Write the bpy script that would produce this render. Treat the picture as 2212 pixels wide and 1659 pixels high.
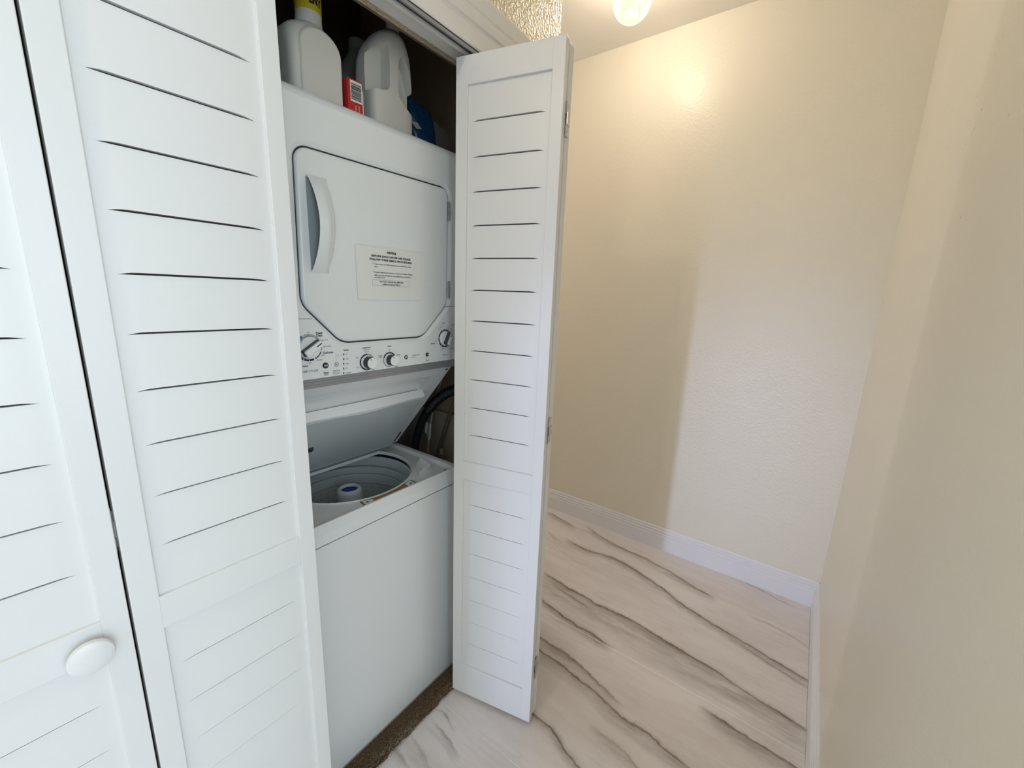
import bpy, bmesh, math, random
from mathutils import Vector, Matrix
random.seed(7)
for o in list(bpy.data.objects): bpy.data.objects.remove(o)
SC = bpy.context.scene
COL = SC.collection
PI = math.pi
R = math.radians

# ------------------------------------------------------------------ camera
# world frame: +X runs along the closet wall, +Y runs into the closet, Z up
CAM_H = 1.42
F_PX, PITCH, ROLL, AZ = 885.157, R(12.122), R(2.0647), R(36.173)
cam = bpy.data.objects.new('camera', bpy.data.cameras.new('camera')); COL.objects.link(cam)
cam.data.sensor_width = 36.0; cam.data.sensor_fit = 'HORIZONTAL'
cam.data.lens = F_PX*36.0/2212.0; cam.data.clip_start = 0.01
fw = Vector((0, math.cos(PITCH), -math.sin(PITCH))); up = Vector((0, math.sin(PITCH), math.cos(PITCH))); rt = Vector((1, 0, 0))
r2 = math.cos(ROLL)*rt+math.sin(ROLL)*up; u2 = -math.sin(ROLL)*rt+math.cos(ROLL)*up
ax_x = Vector((math.sin(AZ), math.cos(AZ), 0)); ax_y = Vector((math.sin(AZ-PI/2), math.cos(AZ-PI/2), 0)); ax_z = Vector((0, 0, 1))
def to_w(v): return Vector((v.dot(ax_x), v.dot(ax_y), v.dot(ax_z)))
m3 = Matrix((to_w(r2), to_w(u2), -to_w(fw))).transposed()
cam.matrix_world = Matrix.Translation((0, 0, CAM_H)) @ m3.to_4x4()
SC.camera = cam

# ------------------------------------------------------------------ world, exposure, large lights
SC.view_settings.view_transform = 'Standard'; SC.view_settings.look = 'None'
SC.view_settings.gamma = 1.0; SC.view_settings.use_curve_mapping = False
SC.view_settings.exposure = 0.34
w = bpy.data.worlds.new('world'); SC.world = w; w.use_nodes = True
w.node_tree.nodes['Background'].inputs[0].default_value = (0.84, 0.93, 1.0, 1)
w.node_tree.nodes['Background'].inputs[1].default_value = 0.82

def area(name, loc, target, sx, sy, power, color):
    l = bpy.data.lights.new(name, 'AREA'); l.shape = 'RECTANGLE'; l.size = sx; l.size_y = sy; l.energy = power; l.color = color
    o = bpy.data.objects.new(name, l); COL.objects.link(o); o.location = loc
    o.rotation_euler = (Vector(target)-Vector(loc)).to_track_quat('-Z', 'Y').to_euler()
    return o
# daylight of the room behind the camera (a wide window) and a far, narrow one down the hall
area('window_daylight', (-0.35, -2.05, 1.45), (0.25, 0.85, 1.15), 1.5, 1.7, 26, (0.66, 0.86, 1.0))
fw_ = area('far_window_daylight', (-8.0, 0.94, 0.55), (2.28, 0.25, 0.50), 0.25, 1.1, 1.75, (0.52, 0.63, 1.0))
fw_.data.spread = R(14.5)     # beam narrowed so it fades out on the upper walls; no reveal is built
# daylight reaching down the side passage: a door ajar at its far end, and a broad fill added to brighten the hall
area('passage_door_daylight', (1.405, 3.28, 1.95), (1.405, 0.0, 1.75), 0.09, 1.3, 8, (0.90, 0.92, 1.0))
area('passage_fill', (1.82, 3.26, 1.45), (1.80, 0.0, 1.0), 0.85, 2.2, 9, (1.0, 0.95, 0.92))
LAMP_L = 222.0      # radiance of the bulb of a ceiling lamp

# ------------------------------------------------------------------ materials
def nodes(name):
    m = bpy.data.materials.new(name); m.use_nodes = True
    nt = m.node_tree; b = nt.nodes['Principled BSDF']
    return m, nt, b
def N(nt, t, **kw):
    n = nt.nodes.new(t)
    for k, v in kw.items(): setattr(n, k, v)
    return n
def mat(name, col, rough=0.5, metal=0.0, spec=0.5, bump=None, vary=0.0, coat=0.0):
    """plain paint / plastic with a faint tonal drift and optional relief"""
    m, nt, b = nodes(name)
    b.inputs['Roughness'].default_value = rough; b.inputs['Metallic'].default_value = metal
    b.inputs['Specular IOR Level'].default_value = spec
    if coat: b.inputs['Coat Weight'].default_value = coat; b.inputs['Coat Roughness'].default_value = 0.08
    tc = N(nt, 'ShaderNodeTexCoord')
    ns = N(nt, 'ShaderNodeTexNoise'); ns.inputs['Scale'].default_value = 6.0; ns.inputs['Detail'].default_value = 3.0
    nt.links.new(tc.outputs['Object'], ns.inputs['Vector'])
    mx = N(nt, 'ShaderNodeMix', data_type='RGBA')
    d = [c*(1-vary) for c in col]; l = [min(1, c*(1+vary*.5)) for c in col]
    mx.inputs['A'].default_value = (*d, 1); mx.inputs['B'].default_value = (*l, 1)
    nt.links.new(ns.outputs['Fac'], mx.inputs['Factor']); nt.links.new(mx.outputs['Result'], b.inputs['Base Color'])
    if bump:
        sc, st, dist = bump
        n2 = N(nt, 'ShaderNodeTexNoise'); n2.inputs['Scale'].default_value = sc; n2.inputs['Detail'].default_value = 3.0
        nt.links.new(tc.outputs['Object'], n2.inputs['Vector'])
        bp = N(nt, 'ShaderNodeBump'); bp.inputs['Strength'].default_value = st; bp.inputs['Distance'].default_value = dist
        nt.links.new(n2.outputs['Fac'], bp.inputs['Height']); nt.links.new(bp.outputs['Normal'], b.inputs['Normal'])
    return m
M = {}
M['wall'] = mat('cream_orange_peel_wall', (0.81, 0.765, 0.655), 0.36, bump=(95, 0.42, 0.0024), vary=.02)
M['wall_tex'] = mat('lamp_gold_texture_wall', (0.80, 0.68, 0.50), 0.34, bump=(110, 1.0, 0.010), vary=.02)  # cream wall with the lamp's golden glow put into its base colour
M['ceiling'] = mat('ceiling_paint', (0.86, 0.83, 0.77), 0.7, bump=(70, .3, .002), vary=.02)
M['door'] = mat('white_door_paint', (0.80, 0.80, 0.79), 0.34, bump=(260, .08, .0006), vary=.015)
M['core'] = mat('slit_shade_core', (0.10, 0.075, 0.06), 0.9, vary=.2)  # core coloured dark brown to deepen the shade in the slits between slats
M['trim'] = mat('white_trim_paint', (0.84, 0.82, 0.78), 0.38, bump=(180, .08, .0006), vary=.02)
M['base'] = mat('white_baseboard_paint', (0.82, 0.82, 0.84), 0.35, bump=(150, .08, .0006), vary=.02)
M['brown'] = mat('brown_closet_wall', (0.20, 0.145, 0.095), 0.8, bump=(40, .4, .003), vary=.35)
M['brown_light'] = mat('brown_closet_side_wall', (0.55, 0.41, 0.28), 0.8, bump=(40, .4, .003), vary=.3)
M['tanboard'] = mat('tan_board', (0.62, 0.55, 0.44), 0.7, bump=(40, .2, .002), vary=.2)
M['enamel'] = mat('white_appliance_enamel', (0.83, 0.85, 0.845), 0.25, bump=(500, .05, .0003), vary=.01, coat=.25)
M['plastic'] = mat('white_appliance_plastic', (0.88, 0.89, 0.88), 0.32, vary=.01)
M['tub'] = mat('grey_white_tub_plastic', (0.60, 0.65, 0.67), 0.28, vary=.02)
M['greystrip'] = mat('grey_steel_strip', (0.36, 0.36, 0.37), 0.45, metal=.3, vary=.15)
M['shadesteel'] = mat('shade_darkened_steel', (0.12, 0.12, 0.125), 0.5, metal=.4, vary=.2)  # white-grey support metal, coloured dark for the deep shade it stands in
M['liner'] = mat('grey_lid_liner', (0.60, 0.65, 0.66), 0.35, vary=.02)
M['lip'] = mat('bright_white_lip', (0.93, 0.94, 0.93), 0.3, vary=.01)
M['gap'] = mat('dark_seam_rubber', (0.035, 0.04, 0.045), 0.7, vary=.1)
M['navy'] = mat('navy_print', (0.012, 0.016, 0.045), 0.4, vary=.05)
M['black'] = mat('black_print', (0.015, 0.015, 0.017), 0.5, vary=.05)
M['grey_print'] = mat('grey_print', (0.16, 0.17, 0.18), 0.5, vary=.05)
M['ltgrey'] = mat('light_grey_print', (0.42, 0.43, 0.44), 0.5, vary=.05)
M['blueprint'] = mat('blue_print', (0.02, 0.12, 0.32), 0.4, vary=.05)
M['redprint'] = mat('red_print', (0.45, 0.10, 0.04), 0.4, vary=.05)
M['white'] = mat('white_print', (0.85, 0.85, 0.83), 0.5, vary=.02)
M['paper'] = mat('white_paper', (0.83, 0.82, 0.78), 0.8, bump=(60, .1, .001), vary=.02)
M['tape'] = mat('clear_tape', (0.70, 0.71, 0.69), 0.2, vary=.02)
M['orange'] = mat('orange_label', (0.50, 0.20, 0.03), 0.5, vary=.3)
M['knobside'] = mat('dark_knob_side', (0.035, 0.04, 0.045), 0.35, vary=.1)
M['bluehub'] = mat('blue_hub_cup', (0.02, 0.06, 0.42), 0.3, vary=.2)
M['hubw'] = mat('white_hub_plastic', (0.72, 0.76, 0.79), 0.22, vary=.02)
M['jug'] = mat('cloudy_white_jug', (0.68, 0.66, 0.60), 0.42, bump=(30, .05, .002), vary=.05)
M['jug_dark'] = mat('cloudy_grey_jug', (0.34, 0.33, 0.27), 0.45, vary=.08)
M['yellow'] = mat('yellow_cap', (0.62, 0.48, 0.03), 0.4, vary=.1)
M['navybottle'] = mat('dark_teal_bottle', (0.015, 0.045, 0.085), 0.3, vary=.3)
M['red'] = mat('red_carton', (0.52, 0.012, 0.012), 0.35, vary=.15)
M['pink'] = mat('pale_red_print', (0.72, 0.22, 0.20), 0.4, vary=.1)
M['bag'] = mat('blue_film_bag', (0.010, 0.060, 0.16), 0.28, bump=(22, .6, .012), vary=.5)
M['hose'] = mat('black_hose_rubber', (0.012, 0.012, 0.013), 0.5, vary=.1)
M['cord'] = mat('beige_cord', (0.42, 0.37, 0.30), 0.5, vary=.1)
M['pipe'] = mat('dull_pipe', (0.36, 0.31, 0.25), 0.4, metal=.5, vary=.2)
M['steel'] = mat('bright_hinge_steel', (0.55, 0.54, 0.50), 0.3, metal=.9, vary=.1)
M['brass'] = mat('lamp_metal', (0.70, 0.66, 0.58), 0.3, metal=.8, vary=.05)
M['stain'] = mat('brown_scuff', (0.20, 0.14, 0.09), 0.8, vary=.4)
M['chip'] = mat('chipped_plaster', (0.34, 0.29, 0.22), 0.9, vary=.1)
M['grout'] = mat('pale_grout', (0.88, 0.84, 0.80), 0.8, vary=.05)

def glass_mat():
    m, nt, b = nodes('ribbed_clear_globe_glass')
    nt.nodes.remove(b); out = nt.nodes['Material Output']
    tr = N(nt, 'ShaderNodeBsdfTransparent'); tr.inputs[0].default_value = (0.97, 0.96, 0.93, 1)
    gl = N(nt, 'ShaderNodeBsdfGlossy'); gl.inputs['Roughness'].default_value = 0.12
    tl = N(nt, 'ShaderNodeBsdfTranslucent'); tl.inputs[0].default_value = (0.95, 0.92, 0.84, 1)
    tc = N(nt, 'ShaderNodeTexCoord'); ns = N(nt, 'ShaderNodeTexNoise'); ns.inputs['Scale'].default_value = 45
    mp = N(nt, 'ShaderNodeMapping'); mp.inputs['Scale'].default_value = (1, 1, .35)
    nt.links.new(tc.outputs['Object'], mp.inputs[0]); nt.links.new(mp.outputs[0], ns.inputs['Vector'])
    bp = N(nt, 'ShaderNodeBump'); bp.inputs['Strength'].default_value = .9; bp.inputs['Distance'].default_value = .01
    nt.links.new(ns.outputs['Fac'], bp.inputs['Height'])
    for s in (gl, tl): nt.links.new(bp.outputs['Normal'], s.inputs['Normal'])
    fr = N(nt, 'ShaderNodeLayerWeight'); fr.inputs['Blend'].default_value = .45
    a = N(nt, 'ShaderNodeMixShader'); a.inputs[0].default_value = .7
    nt.links.new(tl.outputs[0], a.inputs[1]); nt.links.new(gl.outputs[0], a.inputs[2])
    mr = N(nt, 'ShaderNodeMapRange'); mr.inputs['To Min'].default_value = .015; mr.inputs['To Max'].default_value = .26
    nt.links.new(fr.outputs['Facing'], mr.inputs['Value'])
    mx = N(nt, 'ShaderNodeMixShader'); nt.links.new(mr.outputs[0], mx.inputs[0])
    nt.links.new(tr.outputs[0], mx.inputs[1]); nt.links.new(a.outputs[0], mx.inputs[2])
    nt.links.new(mx.outputs[0], out.inputs[0]); return m
M['globe'] = glass_mat()
def film_mat():
    m, nt, b = nodes('clear_plastic_film'); nt.nodes.remove(b); out = nt.nodes['Material Output']
    tr = N(nt, 'ShaderNodeBsdfTransparent'); gl = N(nt, 'ShaderNodeBsdfPrincipled')
    gl.inputs['Base Color'].default_value = (.62, .58, .52, 1); gl.inputs['Roughness'].default_value = .18
    tc = N(nt, 'ShaderNodeTexCoord'); ns = N(nt, 'ShaderNodeTexNoise'); ns.inputs['Scale'].default_value = 25
    nt.links.new(tc.outputs['Object'], ns.inputs['Vector'])
    bp = N(nt, 'ShaderNodeBump'); bp.inputs['Strength'].default_value = .7; bp.inputs['Distance'].default_value = .01
    nt.links.new(ns.outputs['Fac'], bp.inputs['Height']); nt.links.new(bp.outputs['Normal'], gl.inputs['Normal'])
    mx = N(nt, 'ShaderNodeMixShader'); mx.inputs[0].default_value = .30
    nt.links.new(tr.outputs[0], mx.inputs[1]); nt.links.new(gl.outputs[0], mx.inputs[2]); nt.links.new(mx.outputs[0], out.inputs[0]); return m
M['film'] = film_mat()
def emit_mat(name, k):
    m, nt, b = nodes(name)
    b.inputs['Base Color'].default_value = (1, .9, .75, 1)
    b.inputs['Emission Color'].default_value = (1.0, 0.87, 0.69, 1); b.inputs['Emission Strength'].default_value = LAMP_L*k
    return m
M['bulb'] = emit_mat('glowing_bulb', 1.0); M['bulb_strong'] = emit_mat('glowing_strong_bulb', 2.7)
def carpet_mat():
    m, nt, b = nodes('brown_carpet'); b.inputs['Roughness'].default_value = .95; b.inputs['Specular IOR Level'].default_value = .1
    g = N(nt, 'ShaderNodeNewGeometry'); ns = N(nt, 'ShaderNodeTexNoise'); ns.inputs['Scale'].default_value = 260; ns.inputs['Detail'].default_value = 4
    nt.links.new(g.outputs['Position'], ns.inputs['Vector'])
    cr = N(nt, 'ShaderNodeValToRGB'); e = cr.color_ramp.elements
    e[0].position = .3; e[0].color = (.05, .03, .018, 1); e[1].position = .70; e[1].color = (.36, .24, .15, 1)
    nt.links.new(ns.outputs['Fac'], cr.inputs[0]); nt.links.new(cr.outputs[0], b.inputs['Base Color']); return m
M['carpet'] = carpet_mat()

def tile_mat():
    """porcelain tile with marble veins; each vein is a curve x = f(y) over the floor, in metres"""
    m, nt, b = nodes('marble_veined_porcelain')
    b.inputs['Roughness'].default_value = .32
    g = N(nt, 'ShaderNodeNewGeometry'); sep = N(nt, 'ShaderNodeSeparateXYZ')
    def math_(op, a, c=None, clamp=False):
        n = N(nt, 'ShaderNodeMath', operation=op); n.use_clamp = clamp
        for i, v in enumerate((a, c)):
            if v is None: continue
            if isinstance(v, (int, float)): n.inputs[i].default_value = v
            else: nt.links.new(v, n.inputs[i])
        return n.outputs[0]
    def noise(scale, sx, sy, det=4, rough=.6, off=0.0):
        mp = N(nt, 'ShaderNodeMapping'); mp.inputs['Scale'].default_value = (sx, sy, 1); mp.inputs['Location'].default_value = (off, off*.7, 0)
        nt.links.new(g.outputs['Position'], mp.inputs['Vector'])
        n = N(nt, 'ShaderNodeTexNoise'); n.inputs['Scale'].default_value = scale; n.inputs['Detail'].default_value = det; n.inputs['Roughness'].default_value = rough
        nt.links.new(mp.outputs[0], n.inputs['Vector']); return n.outputs['Fac']
    nt.links.new(g.outputs['Position'], sep.inputs[0]); X, Y = sep.outputs[0], sep.outputs[1]
    jit = math_('MULTIPLY', math_('SUBTRACT', noise(9, 1, 1), .5), .035)
    fine = math_('MULTIPLY', math_('SUBTRACT', noise(60, 1, .6), .5), .014)
    Xj = math_('ADD', math_('ADD', X, jit), fine)
    breakup = noise(14, 1, .5, off=3.1)
    Y0, Y1, X0, X1 = -0.25, 1.35, 0.5, 2.4
    Yn = math_('DIVIDE', math_('SUBTRACT', Y, Y0), Y1-Y0)
    dark = None; grey = None
    def vein(pts, width, amp, soft):
        nonlocal dark, grey
        pts = sorted(pts)
        fc = N(nt, 'ShaderNodeFloatCurve'); c = fc.mapping.curves[0]
        P = [((y-Y0)/(Y1-Y0), (x-X0)/(X1-X0)) for y, x in pts]
        c.points[0].location = P[0]; c.points[1].location = P[-1]
        for p in P[1:-1]: c.points.new(*p)
        for p in c.points: p.handle_type = 'AUTO'
        fc.mapping.extend = 'HORIZONTAL'; fc.mapping.update()
        nt.links.new(Yn, fc.inputs['Value'])
        xv = math_('ADD', math_('MULTIPLY', fc.outputs[0], X1-X0), X0)
        d = math_('ABSOLUTE', math_('SUBTRACT', Xj, xv))
        c1 = math_('SUBTRACT', 1.0, math_('DIVIDE', d, width*.42), True)
        c2 = math_('MULTIPLY', math_('SUBTRACT', 1.0, math_('DIVIDE', d, width*1.5), True), .42)
        core = math_('MAXIMUM', math_('POWER', c1, .7), c2)
        # fade in and out at the two ends of the vein
        a = math_('DIVIDE', math_('SUBTRACT', Y, pts[0][0]-.02), .07, True); e = math_('DIVIDE', math_('SUBTRACT', pts[-1][0]+.02, Y), .07, True)
        mask = math_('MULTIPLY', a, e)
        v = math_('MULTIPLY', math_('MULTIPLY', core, mask), amp)
        v = math_('MULTIPLY', v, math_('ADD', math_('MULTIPLY', breakup, 1.1), .35), True)
        dark = v if dark is None else math_('MAXIMUM', dark, v)
        if soft:
            dd = math_('SUBTRACT', xv, Xj)   # the smoky side of the vein, towards the camera
            s1 = math_('SUBTRACT', 1.0, math_('DIVIDE', dd, soft), True); s2 = math_('GREATER_THAN', dd, -0.006)
            s = math_('MULTIPLY', math_('MULTIPLY', s1, s2), mask)
            grey = s if grey is None else math_('MAXIMUM', grey, s)
    V = VEINS
    for pts, wd, amp, soft in V: vein(pts, wd, amp, soft)
    # generic fainter streaks for the tiles further off
    st = noise(3.2, 3.0, .35, det=6, rough=.62, off=7.7)
    sm = math_('SUBTRACT', 1.0, math_('DIVIDE', math_('ABSOLUTE', math_('SUBTRACT', st, .5)), .018), True)
    far = math_('MAXIMUM', math_('GREATER_THAN', Y, 1.3), math_('LESS_THAN', X, .45))
    faint = math_('ADD', math_('MULTIPLY', far, .55), .06)
    dark = math_('MAXIMUM', dark, math_('MULTIPLY', sm, faint))
    cloud = noise(4.5, 2.2, .5, det=5, off=1.3)
    cr = N(nt, 'ShaderNodeValToRGB'); e = cr.color_ramp.elements
    e[0].position = .32; e[0].color = (.69, .64, .625, 1); e[1].position = .62; e[1].color = (.80, .75, .745, 1)
    nt.links.new(cloud, cr.inputs[0])
    mg = N(nt, 'ShaderNodeMix', data_type='RGBA'); mg.inputs['B'].default_value = (.31, .275, .245, 1)
    smoke = math_('MULTIPLY', math_('SUBTRACT', noise(10, 1.7, .3, det=6, rough=.7, off=9.1), .33), 3.0, True)
    gm = math_('MULTIPLY', math_('MULTIPLY', math_('POWER', grey, .7), .95), smoke)
    nt.links.new(gm, mg.inputs['Factor']); nt.links.new(cr.outputs[0], mg.inputs['A'])
    md = N(nt, 'ShaderNodeMix', data_type='RGBA'); md.inputs['B'].default_value = (.16, .115, .075, 1)
    nt.links.new(dark, md.inputs['Factor']); nt.links.new(mg.outputs['Result'], md.inputs['A'])
    nt.links.new(md.outputs['Result'], b.inputs['Base Color'])
    return m
VEINS = [   # (points (y, x), half width, strength, width of the smoky side)
 ([(1.006,2.002),(.853,1.987),(.741,2.012),(.629,2.0),(.516,1.968),(.408,1.924),(.31,1.883),(.222,1.858),(.141,1.84),(.066,1.824),(-.039,1.801),(-.104,1.787),(-.20,1.762)], .016, .95, .05),
 ([(.10,1.805),(.062,1.796),(-.042,1.77),(-.106,1.752),(-.2,1.725)], .012, .7, 0),
 ([(.956,1.655),(.827,1.642),(.718,1.631),(.619,1.627),(.532,1.634),(.442,1.626),(.357,1.618),(.279,1.612),(.201,1.6),(.132,1.595),(.062,1.573),(-.033,1.556),(-.118,1.547),(-.2,1.532)], .013, 1.0, .17),
 ([(.889,1.619),(.745,1.586),(.643,1.576)], .012, .7, .06),
 ([(.95,1.50),(.859,1.485),(.762,1.462),(.671,1.45),(.584,1.447),(.491,1.437)], .02, .95, .05),
 ([(.78,1.245),(.711,1.236),(.64,1.232),(.547,1.22),(.468,1.212),(.404,1.198),(.346,1.184),(.282,1.18),(.219,1.177),(.157,1.17),(.10,1.162)], .014, .9, .06),
 ([(.80,1.30),(.754,1.297),(.672,1.29),(.582,1.283),(.51,1.268),(.447,1.249),(.364,1.223)], .012, .6, .05),
 ([(.65,1.003),(.587,.999),(.533,.995),(.484,.983),(.445,.967),(.406,.957),(.34,.95)], .014, 1.0, .03),
 ([(.12,1.398),(.08,1.394),(.032,1.386),(-.025,1.378),(-.078,1.376),(-.2,1.376)], .014, .9, .07),
 ([(.975,2.21),(.824,2.156),(.71,2.132),(.627,2.132),(.515,2.113),(.41,2.09),(.307,2.052),(.208,2.029)], .014, .75, .06),
 ([(1.275,2.208),(1.145,2.181),(1.033,2.147)], .012, .6, .05),
 ([(1.146,1.999),(1.026,1.949)], .012, .6, 0),
 ([(.174,2.276),(.043,2.252),(-.04,2.231),(-.124,2.211)], .010, .6, 0),
 ([(.05,2.015),(.016,2.01),(-.056,2.008),(-.126,1.988),(-.2,1.95)], .009, .6, 0),
 ([(.871,.805),(.822,.806),(.801,.802),(.773,.791)], .007, .9, 0),
 ([(.83,.764),(.794,.760),(.753,.757),(.727,.751),(.709,.745)], .008, .6, .03),
 ([(.86,.69),(.826,.684),(.783,.676),(.749,.663)], .010, .45, .04),
 ([(.87,.634),(.846,.632),(.803,.628)], .010, .45, .03),
 ([(.40,1.09),(.30,1.075),(.18,1.04)], .012, .35, .05),
]
M['tile'] = tile_mat()

# ------------------------------------------------------------------ mesh helpers
def finish(bm, name, m=None, parent=None, smooth=False, mats=None):
    bmesh.ops.recalc_face_normals(bm, faces=bm.faces)
    me = bpy.data.meshes.new(name); bm.to_mesh(me); bm.free()
    if mats:
        for x in mats: me.materials.append(x)
    elif m: me.materials.append(m)
    o = bpy.data.objects.new(name, me); COL.objects.link(o)
    if smooth:
        for p in me.polygons: p.use_smooth = True
        me.set_sharp_from_angle(angle=R(40))
        wn = o.modifiers.new('weighted', 'WEIGHTED_NORMAL'); wn.keep_sharp = True; wn.weight = 100
    if parent: o.parent = parent
    return o
def empty(name, loc=(0, 0, 0), rz=0.0):
    o = bpy.data.objects.new(name, None); COL.objects.link(o); o.location = loc; o.rotation_euler = (0, 0, rz); o.empty_display_size = .1
    return o
def tag(o, label=None, cat=None, group=None, kind=None):
    if label: o['label'] = label
    if cat: o['category'] = cat
    if group: o['group'] = group
    if kind: o['kind'] = kind
    return o
def bx(bm, x0, x1, y0, y1, z0, z1, bev=0.0, seg=2):
    r = bmesh.ops.create_cube(bm, size=1.0)
    vs = r['verts']
    bmesh.ops.transform(bm, matrix=Matrix.Translation(((x0+x1)/2, (y0+y1)/2, (z0+z1)/2)) @ Matrix.Diagonal((x1-x0, y1-y0, z1-z0, 1)), verts=vs)
    if bev:
        es = list({e for v in vs for e in v.link_edges})
        bmesh.ops.bevel(bm, geom=es, offset=bev, segments=seg, affect='EDGES', profile=.5)
def box(name, x0, x1, y0, y1, z0, z1, m, parent=None, bev=0.0):
    bm = bmesh.new(); bx(bm, x0, x1, y0, y1, z0, z1, bev); return finish(bm, name, m, parent, smooth=bool(bev))
def skin(bm, rings, cap0=True, cap1=True, closed=True):
    vr = [[bm.verts.new(p) for p in r] for r in rings]
    n = len(vr[0])
    for a, b in zip(vr, vr[1:]):
        for i in range(n if closed else n-1):
            j = (i+1) % n
            bm.faces.new((a[i], a[j], b[j], b[i]))
    if cap0: bm.faces.new(vr[0][::-1])
    if cap1: bm.faces.new(vr[-1])
    return vr
def sring(cx, cy, z, rx, ry, n=2.0, k=40):
    """horizontal superellipse ring"""
    out = []
    for i in range(k):
        a = 2*PI*i/k; c, s = math.cos(a), math.sin(a)
        out.append((cx+rx*math.copysign(abs(c)**(2/n), c), cy+ry*math.copysign(abs(s)**(2/n), s), z))
    return out
def lathe(bm, cx, cy, prof, k=64, cap0=False, cap1=False):
    skin(bm, [[(cx+r*math.cos(2*PI*i/k), cy+r*math.sin(2*PI*i/k), z) for i in range(k)] for r, z in prof], cap0, cap1)
def lathe_y(bm, cx, cz, prof, k=40, cap0=False, cap1=True):
    """solid of revolution about an axis along Y; prof = (radius, y)"""
    skin(bm, [[(cx+r*math.cos(2*PI*i/k), y, cz+r*math.sin(2*PI*i/k)) for i in range(k)] for r, y in prof], cap0, cap1)
def tube(bm, pts, rad, k=12, cap=True, sub=6):
    """smooth tube through points; rad a number or f(t)"""
    P = [Vector(p) for p in pts]; dense = []
    for i in range(len(P)-1):
        p0, p1, p2, p3 = P[max(i-1, 0)], P[i], P[i+1], P[min(i+2, len(P)-1)]
        for s in range(sub):
            t = s/sub
            dense.append(.5*((2*p1)+(p2-p0)*t+(2*p0-5*p1+4*p2-p3)*t*t+(3*p1-p0-3*p2+p3)*t**3))
    dense.append(P[-1]); n = len(dense); rings = []
    ref = Vector((0.3, 0.2, 0.93)).normalized()
    for i, p in enumerate(dense):
        d = (dense[min(i+1, n-1)]-dense[max(i-1, 0)]).normalized()
        a = d.cross(ref)
        if a.length < 1e-3: a = d.cross(Vector((1, 0, 0)))
        a.normalize(); b = d.cross(a)
        r = rad(i/(n-1)) if callable(rad) else rad
        rings.append([tuple(p+r*(math.cos(2*PI*j/k)*a+math.sin(2*PI*j/k)*b)) for j in range(k)])
    skin(bm, rings, cap, cap)
def prism(bm, prof, axis, a, b):
    """extrude a closed 2-D profile along an axis ('x' : prof=(y,z), 'y' : prof=(x,z), 'z' : prof=(x,y))"""
    def P(u, v, t): return {'x': (t, u, v), 'y': (u, t, v), 'z': (u, v, t)}[axis]
    skin(bm, [[P(u, v, a) for u, v in prof], [P(u, v, b) for u, v in prof]])
def text(name, s, xc, zc, wid, hei, y, m, parent, bold=0.0, shear=0.0, align='c', wrap=None):
    """flat printing on a vertical face looking to -Y, fitted into a box wid x hei"""
    cu = bpy.data.curves.new(name, 'FONT'); cu.body = s; cu.size = 1.0; cu.offset = bold; cu.shear = shear; cu.resolution_u = 3
    ob = bpy.data.objects.new(name, cu); COL.objects.link(ob)
    dg = bpy.context.evaluated_depsgraph_get(); me = bpy.data.meshes.new_from_object(ob.evaluated_get(dg))
    bpy.data.objects.remove(ob)
    xs = [v.co.x for v in me.vertices]; ys = [v.co.y for v in me.vertices]
    x0, x1, y0, y1 = min(xs), max(xs), min(ys), max(ys); sx = wid/max(x1-x0, 1e-6); sz = hei/max(y1-y0, 1e-6)
    for v in me.vertices:
        u = (v.co.x-(x0+x1)/2)*sx; q = (v.co.y-(y0+y1)/2)*sz
        if wrap:     # wrapped on an upright cylinder of radius wrap[2] about (wrap[0], wrap[1]), centred at angle wrap[3]
            a = wrap[3]+u/wrap[2]; v.co = (wrap[0]+wrap[2]*math.sin(a), wrap[1]-wrap[2]*math.cos(a), zc+q)
        else: v.co = (xc+u, y, zc+q)
    me.name = name; me.materials.append(m)
    o = bpy.data.objects.new(name, me); COL.objects.link(o); o.parent = parent
    return o
def rbox(bm, x0, x1, z0, z1, y):
    vs = [bm.verts.new(p) for p in ((x0, y, z0), (x1, y, z0), (x1, y, z1), (x0, y, z1))]; bm.faces.new(vs)

CEIL = 2.707; XW = 2.2645+.015; YR = -.182-.015; YF = .845
XC = 1.36                      # outside corner where the closet wall ends
JL, JR = -.215, 1.03           # closet opening
# ------------------------------------------------------------------ floor: porcelain tiles, each one a part
floor = box('floor', -8.5, 3.4, -3.2, 3.4, -.08, -.0012, M['grout']); tag(floor, 'pale marble-look porcelain tile floor of the hall', 'floor', kind='structure')
tile_cache = {}
def tile(x0, x1, y0, y1):
    g = .0014; key = (round(x1-x0, 4), round(y1-y0, 4))
    if key not in tile_cache:
        bm = bmesh.new(); w_, h_ = x1-x0-2*g, y1-y0-2*g; e = .0012
        skin(bm, [[(0, 0, -.0024), (w_, 0, -.0024), (w_, h_, -.0024), (0, h_, -.0024)], [(0, 0, -e), (w_, 0, -e), (w_, h_, -e), (0, h_, -e)],
                  [(e, e, 0), (w_-e, e, 0), (w_-e, h_-e, 0), (e, h_-e, 0)]])
        o = finish(bm, 'tile', M['tile']); tile_cache[key] = o.data
    else:
        o = bpy.data.objects.new('tile', tile_cache[key]); COL.objects.link(o)
    o.location = (x0+g, y0+g, 0); o.parent = floor
J = [.8345+.5985*k for k in range(-8, 3)]+[XW]
yj = [-3.0, -1.379, -.182, 1.016, 2.213, 3.3]
for i in range(len(J)-1):
    x0, x1 = J[i], J[i+1]
    for y0, y1 in zip(yj, yj[1:]):
        if x0 > .5 and y1 <= -.15: continue
        if x0 >= 1.40:
            tile(x0, x1, y0, y1)
        elif y0 < .872:
            tile(x0, x1, y0, min(y1, .872 if x1 > JL else YF))
# strip of tile beside the wall corner, past the closet
tile(XC, 1.431, .872, 1.016); tile(XC, 1.431, 1.016, 2.213); tile(XC, 1.431, 2.213, 3.3)

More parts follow.
